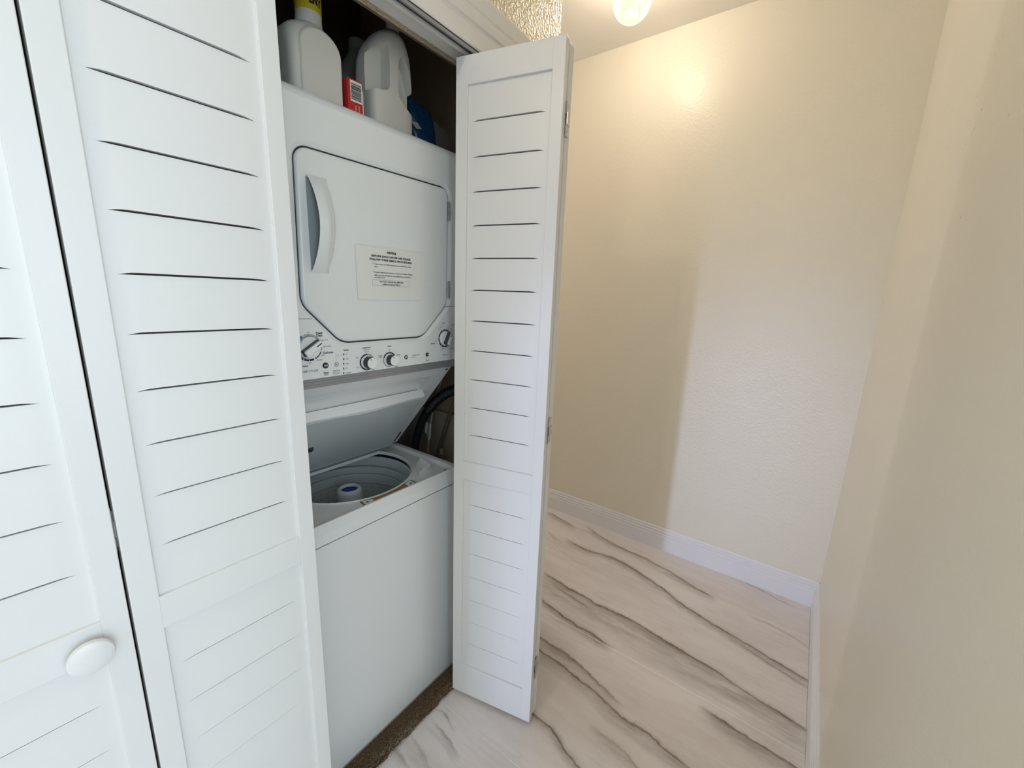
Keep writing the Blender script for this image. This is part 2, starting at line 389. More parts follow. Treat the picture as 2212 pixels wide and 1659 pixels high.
# ------------------------------------------------------------------ walls and ceiling
tag(box('ceiling', -3.0, 2.5, -2.3, 3.4, CEIL, CEIL+.1, M['ceiling']), 'cream painted ceiling over the hall', 'ceiling', kind='structure')
tag(box('wall_back', XW, XW+.12, -.4, 3.4, -.05, CEIL, M['wall']), 'cream orange-peel wall at the end of the hall', 'wall', kind='structure')
tag(box('wall_right', .30, XW+.12, YR-.12, YR, -.05, CEIL, M['wall']), 'cream wall along the right, nearest the camera', 'wall', kind='structure')
# right wall stops short to pass the window light; unseen jamb added there
tag(box('added_unseen_jamb', .27, .30, YR-.12, YR+.004, 0, CEIL, M['trim']), 'white jamb added out of view to end the right wall', 'door trim', kind='structure')
tag(box('wall_end', XC-.2, XW+.1, 3.3, 3.42, -.05, CEIL, M['wall']), 'cream wall closing the side passage', 'wall', kind='structure')
bm = bmesh.new()
bx(bm, -3.0, JL-.015, YF, YF+.11, -.05, CEIL); bx(bm, JL-.015, JR+.015, YF, YF+.11, 2.066, CEIL); bx(bm, JR+.015, XC, YF, YF+.11, -.05, CEIL)
bx(bm, 1.262, XC, YF+.11, 3.4, -.05, CEIL)
tag(finish(bm, 'wall_left', M['wall_tex']), 'heavily textured cream wall around the closet opening', 'wall', kind='structure')
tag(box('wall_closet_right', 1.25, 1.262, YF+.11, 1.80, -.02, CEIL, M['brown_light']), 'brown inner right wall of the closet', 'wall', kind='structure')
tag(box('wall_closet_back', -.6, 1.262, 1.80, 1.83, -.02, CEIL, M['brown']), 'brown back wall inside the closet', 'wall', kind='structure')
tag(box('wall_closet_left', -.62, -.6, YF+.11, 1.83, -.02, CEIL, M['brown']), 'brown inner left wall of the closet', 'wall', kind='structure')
# brown lining on the closet side of the front wall
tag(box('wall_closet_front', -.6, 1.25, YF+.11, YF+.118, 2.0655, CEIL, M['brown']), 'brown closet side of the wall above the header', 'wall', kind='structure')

# baseboards: moulded profile (offset from wall, z)
BP = [(0, .0), (.016, .0), (.016, .082), (.0145, .0845), (.0110, .086), (.0110, .0885), (.0135, .0905), (.0135, .098), (.0115, .1005), (.0080, .102), (.0080, .1045), (.0105, .1065), (.0105, .114), (.0085, .1165), (.0050, .118), (.0050, .1205), (.0072, .1225), (.0068, .130), (.0045, .1335), (0, .1335)]
bm = bmesh.new(); prism(bm, [(XW-d, z) for d, z in BP], 'y', YR, 3.3)
tag(finish(bm, 'baseboard_back', M['base']), 'white stepped baseboard under the end wall', 'baseboard', kind='structure')
bm = bmesh.new(); prism(bm, [(YR+d, z) for d, z in BP], 'x', .301, XW-.002)
tag(finish(bm, 'baseboard_right', M['base']), 'white stepped baseboard along the right wall', 'baseboard', kind='structure')
bm = bmesh.new(); prism(bm, [(YF-d, z) for d, z in BP], 'x', 1.168, XC+.014); prism(bm, [(XC+d, z) for d, z in BP], 'y', YF-.014, 3.3)
tag(finish(bm, 'baseboard_left', M['base']), 'white stepped baseboard round the closet wall corner', 'baseboard', kind='structure')

# head jamb, side jambs and moulded casing of the closet opening
bm = bmesh.new(); bx(bm, JL, JR, .832, .9135, 2.05, 2.066, .001)
tag(finish(bm, 'trim_1', M['trim']), 'white head jamb over the closet opening', 'door trim', kind='structure')
bm = bmesh.new(); bx(bm, JR, JR+.015, .832, YF+.11, 0, 2.066); bx(bm, JL-.015, JL, .832, YF+.11, 0, 2.066)
tag(finish(bm, 'trim_2', M['trim']), 'white side jambs of the closet opening', 'door trim', kind='structure')
CP = [(2.05, .845), (2.05, .8325), (2.0535, .8295), (2.093, .8295), (2.097, .833), (2.103, .833), (2.106, .8275), (2.122, .8255), (2.127, .8275), (2.134, .8275), (2.138, .8245), (2.172, .8235), (2.180, .828), (2.180, .845)]
bm = bmesh.new(); prism(bm, [(y, z) for z, y in CP], 'x', JL-.13, JR+.13)
hd = tag(finish(bm, 'trim_3', M['trim']), 'cream white moulded head casing above the closet doors', 'door trim', kind='structure')
bm = bmesh.new(); prism(bm, [(JR+(z-2.05), y) for z, y in CP], 'z', 0, 2.06); prism(bm, [(JL-(z-2.05), y) for z, y in CP], 'z', 0, 2.06)
tag(finish(bm, 'trim_4', M['trim']), 'cream white moulded side casings of the closet opening', 'door trim', kind='structure')
# brown scuffs rubbed into the head jamb beside the track
bm = bmesh.new()
for k in range(26):
    x = random.uniform(.60, .90); y = .8345+random.uniform(0, .010); l = random.uniform(.006, .022); wd = random.uniform(.0006, .0016)
    vs = [bm.verts.new(p) for p in ((x-l, y, 2.0497), (x, y-wd, 2.0497), (x+l, y+random.uniform(-.001, .001), 2.0497), (x, y+wd, 2.0497))]; bm.faces.new(vs)
s = finish(bm, 'scuff_marks', M['stain'], bpy.data.objects['trim_1']); s['kind'] = 'stuff'
# sliding track
trk = empty('door_track', (0, .847, 2.05)); tag(trk, 'dark metal bifold track screwed under the closet head jamb', 'track')
for nm, (a, b_, z0, z1, m) in {'channel': (-.0135, .0135, -.003, 0, M['gap']), 'flange': (.0075, .0135, -.011, -.003, M['trim'])}.items():
    box(nm, JL+.002, JR-.002, a, b_, z0, z1, m, trk)
box('flange', JL+.002, JR-.002, -.0135, -.0085, -.011, -.003, M['greystrip'], trk)

# ------------------------------------------------------------------ louvred bifold doors
W, TH = .2994, .025; ZB, ZT = .014, 2.026
slat_mesh = {}
def slat_data(h_, gap=True):
    if (h_, gap) in slat_mesh: return slat_mesh[(h_, gap)]
    bm = bmesh.new()
    # (x, lift of the lower edge): the slit between slats tapers out towards the stiles
    colx = [(.0345, 0), (.0490, .0), (.0530, .0007), (.0580, .0018), (.0650, .0028), (.0750, .0032), (.2300, .0032), (.2385, .0028), (.2450, .0018), (.2500, .0007), (.2540, .0), (.2680, .0)]
    rings = []
    for x, lift in colx:
        if not gap: lift *= .02
        f = lift/.0032; tb = .0064-.0016*f; tt = .0066+.0008*f
        rings.append([(x, tb, lift), (x, tt, h_), (x, tt+.008, h_), (x, tb+.0085, lift)])
    skin(bm, rings)
    bmesh.ops.recalc_face_normals(bm, faces=bm.faces)
    me = bpy.data.meshes.new('slat'); bm.to_mesh(me); bm.free(); me.materials.append(M['door'])
    for p in me.polygons: p.use_smooth = True
    me.set_sharp_from_angle(angle=R(25))
    slat_mesh[(h_, gap)] = me; return me
part_mesh = {}
def leaf_part(name, key, build, parent, m=None):
    if key not in part_mesh:
        bm = bmesh.new(); build(bm); o = finish(bm, name, m or M['door'], parent, smooth=False); part_mesh[key] = o.data
    else:
        o = bpy.data.objects.new(name, part_mesh[key]); COL.objects.link(o); o.parent = parent
    return o
def leaf(parent, p0, d, flip=False):
    """one louvred leaf: local x along the leaf, local y inwards from the hall face"""
    rz = math.atan2(d[1], d[0])
    if 'core' not in part_mesh:
        bm = bmesh.new(); bx(bm, .02, W-.02, .0165, .0195, ZB+.05, ZT-.03); o = finish(bm, 'door_leaf', M['core'], parent); part_mesh['core'] = o.data
    else:
        o = bpy.data.objects.new('door_leaf', part_mesh['core']); COL.objects.link(o); o.parent = parent
    o.location = (p0[0], p0[1], 0); o.rotation_euler = (0, 0, rz)
    b = .0018
    leaf_part('stile', 'stl', lambda m_: bx(m_, 0, .0350, 0, TH, ZB, ZT, b*.7, 2), o)
    leaf_part('stile', 'str', lambda m_: bx(m_, .2675, W, 0, TH, ZB, ZT, b*.7, 2), o)
    leaf_part('rail', 'rt', lambda m_: bx(m_, .0345, .268, .0001, TH-.0001, 1.958, ZT-.0003, b*.4, 1), o)
    leaf_part('rail', 'rm', lambda m_: bx(m_, .0345, .268, .0001, TH-.0001, .8425, .9035, b*.4, 1), o)
    leaf_part('rail', 'rb', lambda m_: bx(m_, .0345, .268, .0001, TH-.0001, ZB+.0003, .1365, b*.4, 1), o)
    hu, hl = (1.958-.9035)/12, (.8425-.1365)/8
    for k in range(12):
        s_ = bpy.data.objects.new('slat', slat_data(round(hu, 5), k > 0)); COL.objects.link(s_); s_.parent = o; s_.location = (W+.003 if flip else 0, 0, .9035+hu*k); s_.scale = (-1 if flip else 1, 1, 1)
    for k in range(8):
        s_ = bpy.data.objects.new('slat', slat_data(round(hl, 5), k > 0)); COL.objects.link(s_); s_.parent = o; s_.location = (W+.003 if flip else 0, 0, .1365+hl*k); s_.scale = (-1 if flip else 1, 1, 1)
    return o
def hinge(parent, x, y, rz, zc):
    """folding leaf hinge between two leaves (local to the leaf)"""
    bm = bmesh.new()
    lathe(bm, x, y, [(.0, zc-.031), (.0028, zc-.031), (.0028, zc+.031), (.0, zc+.031)], 10)
    for z0, z1, sx in ((zc-.038, zc-.014, -1), (zc+.014, zc+.038, -1), (zc-.014, zc+.014, 1)):
        bx(bm, min(x, x+sx*.003), max(x, x+sx*.003), y-.004, y+.016, z0, z1, .0006, 1)
    # curled ends of the steel plate that show past the stile edge
    for z0 in (zc-.040, zc+.012):
        tube(bm, [(x-.001, y-.002, z0), (x-.005, y-.0035, z0+.006), (x-.006, y-.0035, z0+.026)], .0012, 6)
    return finish(bm, 'hinge', M['steel'], parent, smooth=True)
door1 = empty('door_1', (0, 0, 0)); tag(door1, 'white louvred bifold door pair standing closed on the left of the closet', 'closet door', kind='structure')
pB = (.1024, .8197); dB = (.9998, -.0180); aA = R(3.0); dA = (math.cos(aA), -math.sin(aA))
pA = (pB[0]-dA[0]*(W+.004), pB[1]-dA[1]*(W+.004))
lA = leaf(door1, pA, dA); lB = leaf(door1, pB, dB, True)
# knob on the rail of the left leaf
bm = bmesh.new(); lathe_y(bm, .2505, .863, [(.010, 0.0), (.0095, -.008), (.019, -.0105), (.0262, -.0135), (.0272, -.0175), (.0258, -.0212), (.021, -.0238), (.012, -.0252), (.003, -.0256)], 36, cap0=True)
finish(bm, 'knob', M['door'], lA, smooth=True)
for zc in (1.855, 1.04, .209): hinge(lA, W+.002, .020, 0, zc)
door2 = empty('door_2', (0, 0, 0)); tag(door2, 'white louvred bifold door pair folded open beside the washer and dryer', 'closet door', kind='structure')
dC = (.2325, -.9726); lC = leaf(door2, (.8868, .8679), dC)
dD = Vector((-.060, .9982)).normalized(); lD = leaf(door2, (1.0142, .5876), (dD.x, dD.y))
for zc in (1.855, 1.04, .209): hinge(lC, W+.004, .0268, 0, zc)

# ------------------------------------------------------------------ ceiling lamps
def lamp(loc, label, bulb='bulb'):
    t = empty('ceiling_lamp', loc); tag(t, label, 'ceiling lamp', 'glass globe ceiling lamps of the hall')
    r = .0745; top = CEIL-loc[2]
    bm = bmesh.new(); lathe(bm, 0, 0, [(.0, top), (.062, top), (.062, top-.012), (.050, top-.022), (.038, top-.026), (.038, .072), (.046, .070), (.046, .060), (.0, .060)], 40)
    finish(bm, 'canopy', M['brass'], t, smooth=True)
    bm = bmesh.new(); prof = []
    for k in range(25):
        a = R(-90+148*k/24); prof.append((max(r*math.cos(a), .0005), r*math.sin(a)))
    lathe(bm, 0, 0, prof, 56)
    finish(bm, 'globe', M['globe'], t, smooth=True)
    bm = bmesh.new(); lathe(bm, 0, 0, [(.0005, .0112)]+[(.025*math.cos(R(a)), .036+.025*math.sin(R(a))) for a in range(-80, 61, 10)]+[(.013, .058), (.0005, .0595)], 32)
    finish(bm, 'bulb', M[bulb], t, smooth=True)
    return t
lamp((1.8042, .7925, 2.586), 'lit clear glass globe lamp on the ceiling near the end wall')
lamp((-.95, .56, 2.570), 'lit glass globe lamp on the ceiling behind the camera', 'bulb_strong')

# ------------------------------------------------------------------ stacked washer and dryer
XL, XR, YM = .41, 1.02, .949     # left, right, front plane
wd = empty('washer_dryer', (.715, 1.25, 0)); tag(wd, 'white stacked washer and dryer unit standing in the closet', 'washer dryer')
def adopt(o, par=None):
    par = par or wd
    o.parent = par
    base = par if par is wd else wd
    o.matrix_parent_inverse = Matrix.Translation(wd.location).inverted()
    return o
def wpart(name, bm, m, smooth=False, mats=None):
    return adopt(finish(bm, name, m, None, smooth, mats))
def sub(name, bm, m, par, smooth=False):
    o = finish(bm, name, m, None, smooth); o.parent = par; return o
ZD0, ZD1 = 1.209, 1.840
# outline of the dryer door (x, z), rounded corners, clockwise from bottom left
def fillet(poly, rads, n=8):
    out = []
    k = len(poly)
    for i in range(k):
        p, a, b = Vector(poly[i]), Vector(poly[i-1]), Vector(poly[(i+1) % k])
        u, v = (a-p).normalized(), (b-p).normalized(); ang = u.angle(v); r = rads[i]; t = r/math.tan(ang/2)
        c = p+(u+v).normalized()*(r/math.sin(ang/2)); s, e = p+u*t-c, p+v*t-c
        a0 = math.atan2(s.y, s.x); a1 = math.atan2(e.y, e.x); d = (a1-a0+PI) % (2*PI)-PI
        for j in range(n+1):
            q = a0+d*j/n; out.append((c.x+r*math.cos(q), c.y+r*math.sin(q)))
    # even out long straight runs
    res = []
    for i in range(len(out)):
        p, q = Vector(out[i]), Vector(out[(i+1) % len(out)]); L = (q-p).length; m_ = max(1, int(L/.035))
        for j in range(m_): res.append(tuple(p.lerp(q, j/m_)))
    return res
DOOR = fillet([(.480, 1.386), (.486, 1.720), (.9415, 1.726), (.9375, 1.386), (.836, 1.291), (.574, 1.2915)], [.05, .030, .026, .05, .055, .055])
def offs(poly, d):
    k = len(poly); out = []
    A = sum(poly[i-1][0]*poly[i][1]-poly[i][0]*poly[i-1][1] for i in range(k)); sg = 1 if A > 0 else -1
    for i in range(k):
        a, b = Vector(poly[i-1]), Vector(poly[(i+1) % k]); t = (b-a)
        if t.length < 1e-9: t = Vector((1, 0))
        t.normalize(); out.append((poly[i][0]+sg*d*t.y, poly[i][1]-sg*d*t.x))
    return out
def to_rect(poly, c, x0, x1, z0, z1):
    out = []
    for x, z in poly:
        dx, dz = x-c[0], z-c[1]
        t = min(((x1-c[0])/dx if dx > 0 else (x0-c[0])/dx) if abs(dx) > 1e-9 else 1e9, ((z1-c[1])/dz if dz > 0 else (z0-c[1])/dz) if abs(dz) > 1e-9 else 1e9)
        out.append([c[0]+dx*t, c[1]+dz*t])
    for X_, Z_ in ((x0, z0), (x0, z1), (x1, z0), (x1, z1)):
        i = min(range(len(out)), key=lambda q: (out[q][0]-X_)**2+(out[q][1]-Z_)**2); out[i] = [X_, Z_]
    return [tuple(p) for p in out]
cD = (.7115, 1.51)
def vr(poly, y): return [(x, y, z) for x, z in poly]
bm = bmesh.new()
rect = to_rect(DOOR, cD, XL+.012, XR-.012, ZD0, ZD1-.024)
skin(bm, [vr(rect, YM), vr(offs(DOOR, .016), YM), vr(offs(DOOR, .0115), YM+.0012), vr(offs(DOOR, .0036), YM+.0072), vr(offs(DOOR, .0034), YM+.030)], False, True)
# rounded shoulders of the cabinet: top and the two sides, then the box behind
prof = [(YM, ZD1-.024), (YM+.0025, ZD1-.0155), (YM+.0085, ZD1-.0065), (YM+.017, ZD1-.0018), (YM+.027, ZD1), (1.60, ZD1)]
skin(bm, [[(XL+.012, y, z) for y, z in prof], [(XR-.012, y, z) for y, z in prof]], False, False, closed=False)
for sx, xe in ((1, XL), (-1, XR)):
    pr = [(xe+sx*.012, YM), (xe+sx*.0036, YM+.0036), (xe, YM+.012), (xe, 1.60)]
    skin(bm, [[(x, y, ZD0) for x, y in pr], [(x, y, ZD1-.024) for x, y in pr]], False, False, closed=False)
    vs = [bm.verts.new(p) for p in ((xe, YM+.012, ZD1-.024), (xe, 1.6, ZD1-.024), (xe+sx*.012, 1.6, ZD1), (xe+sx*.012, YM+.027, ZD1))]; bm.faces.new(vs)
    vs = [bm.verts.new(p) for p in ((xe+sx*.012, YM, ZD1-.024), (xe, YM+.012, ZD1-.024), (xe+sx*.012, YM+.027, ZD1))]; bm.faces.new(vs)
vs = [bm.verts.new(p) for p in ((XL, 1.6, ZD0), (XR, 1.6, ZD0), (XR, 1.6, ZD1-.024), (XR-.012, 1.6, ZD1), (XL+.012, 1.6, ZD1), (XL, 1.6, ZD1-.024))]; bm.faces.new(vs)
vs = [bm.verts.new(p) for p in ((XL, YM+.012, ZD0), (XL, 1.6, ZD0), (XR, 1.6, ZD0), (XR, YM+.012, ZD0))]; bm.faces.new(vs)
body = wpart('dryer_cabinet', bm, M['enamel'], True)
# dark gasket seen in the gap round the door
bm = bmesh.new(); skin(bm, [vr(offs(DOOR, .0040), YM+.0095), vr(offs(DOOR, -.012), YM+.0095)], False, False)
wpart('door_gasket', bm, M['gap'])
# seams between the dryer front and the control fascia, either side of the door
for a, b_ in (((XL+.01, 1.3525), (.4985, 1.3515)), ((.9195, 1.3790), (XR-.01, 1.3835))):
    bm = bmesh.new()
    vs = [bm.verts.new(p) for p in ((a[0], YM-.0004, a[1]-.0011), (b_[0], YM-.0004, b_[1]-.0011), (b_[0], YM-.0004, b_[1]+.0011), (a[0], YM-.0004, a[1]+.0011))]; bm.faces.new(vs); wpart('fascia_seam', bm, M['ltgrey'])
# door
bm = bmesh.new()
skin(bm, [vr(DOOR, YM+.028), vr(offs(DOOR, -.0002), YM+.0065), vr(offs(DOOR, -.0020), YM+.0022), vr(offs(DOOR, -.0055), YM+.0002), vr(offs(DOOR, -.010), YM-.0003)], True, True)
ddoor = wpart('dryer_door', bm, M['enamel'], True)
YD = YM-.0003
# arched pull handle, open on its left side
bm = bmesh.new(); rings = []
n = 20
for i in range(n+1):
    t = i/n; z = 1.4570+(1.6650-1.4570)*t; bul = math.sin(PI*t)**.8
    xl = .5035+.0025*t+.004*bul; xr = .5455+.0075*t+.0135*math.sin(PI*t); yb = YD-.0405*bul-.001
    rings.append([(xl, yb, z), (xl+.012, yb-.0022*bul, z), (xl+.030, yb+.002*bul, z), (xr-.003, yb*.35+YD*.65-.002, z), (xr, YD-.0004, z), (xr-.005, YD+.0005, z), (xl+.028, yb+.006*bul+.0006, z), (xl+.002, yb+.003*bul+.0004, z)])
skin(bm, rings)
h_ = sub('handle', bm, M['enamel'], ddoor, True)
# pocket behind the handle
bm = bmesh.new(); rbox(bm, .5045, .540, 1.462, 1.660, YD-.0004)
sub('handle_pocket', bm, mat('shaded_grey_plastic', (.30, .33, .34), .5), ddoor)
# two hinges on the right edge of the door
for zc in (1.664, 1.432):
    bm = bmesh.new(); lathe(bm, .9418, YM-.001, [(.0005, zc-.026), (.0032, zc-.026), (.0032, zc-.009), (.0026, zc-.0085), (.0026, zc-.0075), (.0032, zc-.007), (.0032, zc+.009), (.0026, zc+.0095), (.0032, zc+.010), (.0032, zc+.026), (.0005, zc+.026)], 12)
    sub('hinge', bm, M['greystrip'], ddoor, True)
# control fascia print and knobs
panel = empty('control_panel'); adopt(panel)
def pt(s_, x, z, wid, hei, m='navy', bold=.01, shear=0):
    return text('lettering', s_, x, z, wid, hei, YM-.0006, M[m], panel, bold, shear)
def arcs(x, z, r0, r1, segs, m, y=YM-.0007, name='dial_ring'):
    bm = bmesh.new()
    for a0, a1 in segs:
        k = max(2, int(abs(a1-a0)/6))
        ia = [bm.verts.new((x+r0*math.cos(R(a0+(a1-a0)*i/k)), y, z+r0*math.sin(R(a0+(a1-a0)*i/k)))) for i in range(k+1)]
        oa = [bm.verts.new((x+r1*math.cos(R(a0+(a1-a0)*i/k)), y, z+r1*math.sin(R(a0+(a1-a0)*i/k)))) for i in range(k+1)]
        for i in range(k): bm.faces.new((ia[i], ia[i+1], oa[i+1], oa[i]))
    return sub(name, bm, M[m], panel)
def dot(x, z, r, m, y=YM-.0009, name='dial_mark'):
    bm = bmesh.new(); lathe_y(bm, x, z, [(r, y+.0006), (r, y)], 20); return sub(name, bm, M[m], panel)
def grip_dial(x, z, r, ang, mring):
    bm = bmesh.new(); lathe_y(bm, x, z, [(r, YM), (r, YM-.006), (r*.95, YM-.009)], 40)
    k = sub('knob', bm, M['plastic'], panel, True)
    arcs(x, z, r*.97, r*1.03, [(0, 360)], 'navy', YM-.0008, 'knob_shadow_ring')
    # raised grip bar: dark flanks, white top
    c, s_ = math.cos(ang), math.sin(ang)
    def q(u, v, y): return (x+u*c-v*s_, y, z+u*s_+v*c)
    L, hw, y0, y1 = r*.93, r*.30, YM-.009, YM-.026
    bm = bmesh.new()
    skin(bm, [[q(-L, -hw*1.15, y0), q(L, -hw*1.15, y0), q(L, hw*1.15, y0), q(-L, hw*1.15, y0)], [q(-L*.97, -hw, y1), q(L*.94, -hw, y1), q(L*.94, hw, y1), q(-L*.97, hw, y1)]])
    bmesh.ops.bevel(bm, geom=list(bm.edges), offset=r*.05, segments=2, affect='EDGES'); bm.normal_update()
    g = finish(bm, 'knob_grip', None, None, True, [M['plastic'], M['knobside']]); g.parent = panel
    for p in g.data.polygons:
        if abs(p.normal.y) < .6: p.material_index = 1
    bm = bmesh.new(); e = .0012
    vs = [bm.verts.new(q(u, v, y1-.0004)) for u, v in ((L*.30, -e), (L*.88, -e), (L*.88, e), (L*.30, e))]; bm.faces.new(vs); sub('pointer_line', bm, M['navy'], panel)
def plain_knob(x, z, r, ang):
    bm = bmesh.new(); lathe_y(bm, x, z, [(r*1.05, YM), (r*1.05, YM-.003), (r, YM-.004), (r*.97, YM-.019), (r*.90, YM-.0215), (r*.0+.0005, YM-.0218)], 40, cap1=False); bm.normal_update()
    k = finish(bm, 'knob', None, None, True, [M['plastic'], M['knobside']]); k.parent = panel
    for p in k.data.polygons:
        if abs(p.normal.y) < .5 and p.center.y < YM-.0035 and math.cos(math.atan2(p.center.z-z, p.center.x-x)) < .2: p.material_index = 1
    bm = bmesh.new(); c, s_ = math.cos(ang), math.sin(ang); e = .0007
    vs = [bm.verts.new((x+u*c-v*s_, YM-.0222, z+u*s_+v*c)) for u, v in ((r*.42, -e), (r*.86, -e), (r*.86, e), (r*.42, e))]; bm.faces.new(vs); sub('pointer_line', bm, M['black'], panel)
# washer cycle dial
grip_dial(.4866, 1.2848, .0262, R(33), 'navy')
arcs(.4866, 1.2848, .0278, .0320, [(28, -14), (-22, -62), (-70, -150)], 'navy'); arcs(.4866, 1.2848, .0278, .0320, [(112, 34)], 'ltgrey'); arcs(.4866, 1.2848, .0278, .0320, [(118, 160)], 'blueprint')
for a in (20, -8, -40, -55, -92, -118): dot(.4866+.0299*math.cos(R(a)), 1.2848+.0299*math.sin(R(a)), .0011, 'white')
dot(.4866, 1.3142, .0010, 'navy')
pt('Off', .4868, 1.3205, .0050, .0032, 'grey_print'); pt('Power', .5140, 1.3178, .0165, .0060, 'navy', .03); pt('Clean', .5137, 1.3118, .0155, .0050, 'navy', .03)
pt('Spin Only', .5262, 1.3003, .0165, .0038, 'grey_print'); pt('Quick Rinse', .5315, 1.2846, .0200, .0040, 'grey_print'); pt('Delicates', .5335, 1.2695, .0255, .0056, 'navy', .02)
pt('Light', .5195, 1.2638, .0085, .0040, 'grey_print'); pt('Normal', .5100, 1.2535, .0125, .0036, 'grey_print'); pt('Light', .4862, 1.2488, .0085, .0040, 'grey_print')
pt('Perm Press', .4610, 1.2428, .0400, .0052, 'navy', .02); pt('WASHER CYCLES', .4790, 1.2290, .0520, .0052, 'grey_print')
pt('Deep Clean', .4560, 1.3120, .0250, .0050, 'navy', .02)
# start / pause button
bm = bmesh.new(); lathe_y(bm, .5242, 1.2382, [(.0072, YM), (.0072, YM-.0018), (.0064, YM-.0026)], 28); sub('start_button', bm, M['navy'], panel, True)
bm = bmesh.new(); y = YM-.0030
for tri in ([(-.0034, -.0030), (.0004, 0), (-.0034, .0030)],): bm.faces.new([bm.verts.new((.5242+u, y, 1.2382+v)) for u, v in tri])
for u0 in (.0012, .0030): rbox(bm, .5242+u0, .5242+u0+.0009, 1.2354, 1.2410, y)
sub('button_symbol', bm, M['white'], panel)
pt('Start', .5255, 1.2202, .0135, .0058, 'navy', .02); pt('Pause', .5250, 1.2151, .0098, .0034, 'grey_print')
# deep rinse button with its line to the status lights
arcs(.5531, 1.2378, .0052, .0060, [(0, 360)], 'grey_print'); arcs(.5531, 1.2378, .0034, .0043, [(0, 360)], 'navy'); dot(.5531, 1.2376, .0013, 'navy')
bm = bmesh.new(); lathe_y(bm, .5531, 1.2378, [(.0068, YM), (.0068, YM-.0004)], 28); sub('rinse_button', bm, M['plastic'], panel)
pt('Deep Rinse', .5522, 1.2221, .0180, .0040, 'navy', .01); pt('Select when using', .5522, 1.2178, .0205, .0030, 'grey_print'); pt('fabric softener', .5522, 1.2145, .0190, .0030, 'grey_print')
bm = bmesh.new(); rbox(bm, .5527, .5535, 1.2465, 1.2602, YM-.0006); rbox(bm, .5527, .5695, 1.2596, 1.2604, YM-.0006); sub('guide_line', bm, M['ltgrey'], panel)
pt('Status', .5812, 1.2718, .0145, .0048, 'navy', .015)
for k, (s_, wd_) in enumerate((('On', .0042), ('Wash', .0078), ('Rinse', .0082), ('Spin', .0064), ('Lid Locked', .0155))):
    z = 1.2609-.012*k; x = .5741-.00068*k
    bm = bmesh.new(); bx(bm, x-.0013, x+.0013, YM-.0010, YM+.0005, z-.0026, z+.0026, .0004, 1); sub('status_light', bm, M['black'], panel)
    pt(s_, x+.0052+wd_/2, z, wd_, .0036, 'grey_print')
# temperature and options knobs
plain_knob(.6420, 1.2335, .0160, R(112)); arcs(.6404, 1.2345, .0183, .0222, [(88, 300)], 'navy'); arcs(.6404, 1.2345, .0183, .0222, [(88, 10)], 'ltgrey')
for a in (152, 205, 262): dot(.6404+.0202*math.cos(R(a)), 1.2345+.0202*math.sin(R(a)), .0009, 'white')
pt('Temperature', .6398, 1.2726, .0255, .0050, 'navy', .02); pt('All Cold Rinses', .6391, 1.2678, .0195, .0030, 'grey_print'); pt('Tap Cold', .6400, 1.2618, .0118, .0036, 'grey_print')
pt('Cold', .6110, 1.2490, .0070, .0034, 'grey_print'); pt('Cool', .6112, 1.2231, .0070, .0034, 'grey_print'); pt('Colors', .6380, 1.2098, .0095, .0034, 'grey_print'); pt('Warm', .6580, 1.2112, .0085, .0034, 'grey_print'); pt('Hot', .6668, 1.2215, .0062, .0034, 'grey_print')
plain_knob(.7135, 1.2330, .0152, R(110)); arcs(.7120, 1.2337, .0176, .0212, [(25, 160)], 'navy'); arcs(.7120, 1.2337, .0176, .0212, [(160, 280)], 'ltgrey')
pt('Options', .7124, 1.2712, .0142, .0048, 'navy', .015); pt('Off', .7122, 1.2612, .0038, .0032, 'grey_print'); pt('Pre-Soak', .6815, 1.2472, .0112, .0034, 'navy'); pt('30 mins', .6815, 1.2432, .0100, .0032, 'grey_print')
pt('2nd Rinse', .7432, 1.2446, .0112, .0034, 'grey_print'); pt('Pre-Soak +', .7352, 1.2125, .0128, .0034, 'navy'); pt('2nd Rinse', .7345, 1.2088, .0112, .0032, 'grey_print')
# round maker's badge with interlaced script
bm = bmesh.new(); lathe_y(bm, .7702, 1.2344, [(.0066, YM), (.0066, YM-.0006)], 28); sub('badge', bm, M['black'], panel)
arcs(.7702, 1.2344, .0048, .0054, [(20, 70), (110, 160), (200, 250), (290, 340)], 'white', YM-.0009, 'badge_mark')
text('badge_mark', 'ge', .7702, 1.2344, .0074, .0062, YM-.0009, M['white'], panel, .015, .25)
pt('WASHER | DRYER', .8068, 1.2372, .0290, .0045, 'grey_print'); pt('Spacemaker', .7985, 1.2318, .0165, .0030, 'grey_print')
bm = bmesh.new(); lathe_y(bm, .8508, 1.2352, [(.0058, YM), (.0058, YM-.0018), (.0050, YM-.0026)], 28); sub('start_button', bm, M['black'], panel, True)
bm = bmesh.new(); bm.faces.new([bm.verts.new((.8508+u, YM-.0030, 1.2352+v)) for u, v in ((-.0004, -.0026), (.0036, 0), (-.0004, .0026))]); sub('button_symbol', bm, M['white'], panel)
pt('Start', .8516, 1.2175, .0105, .0048, 'navy', .02)
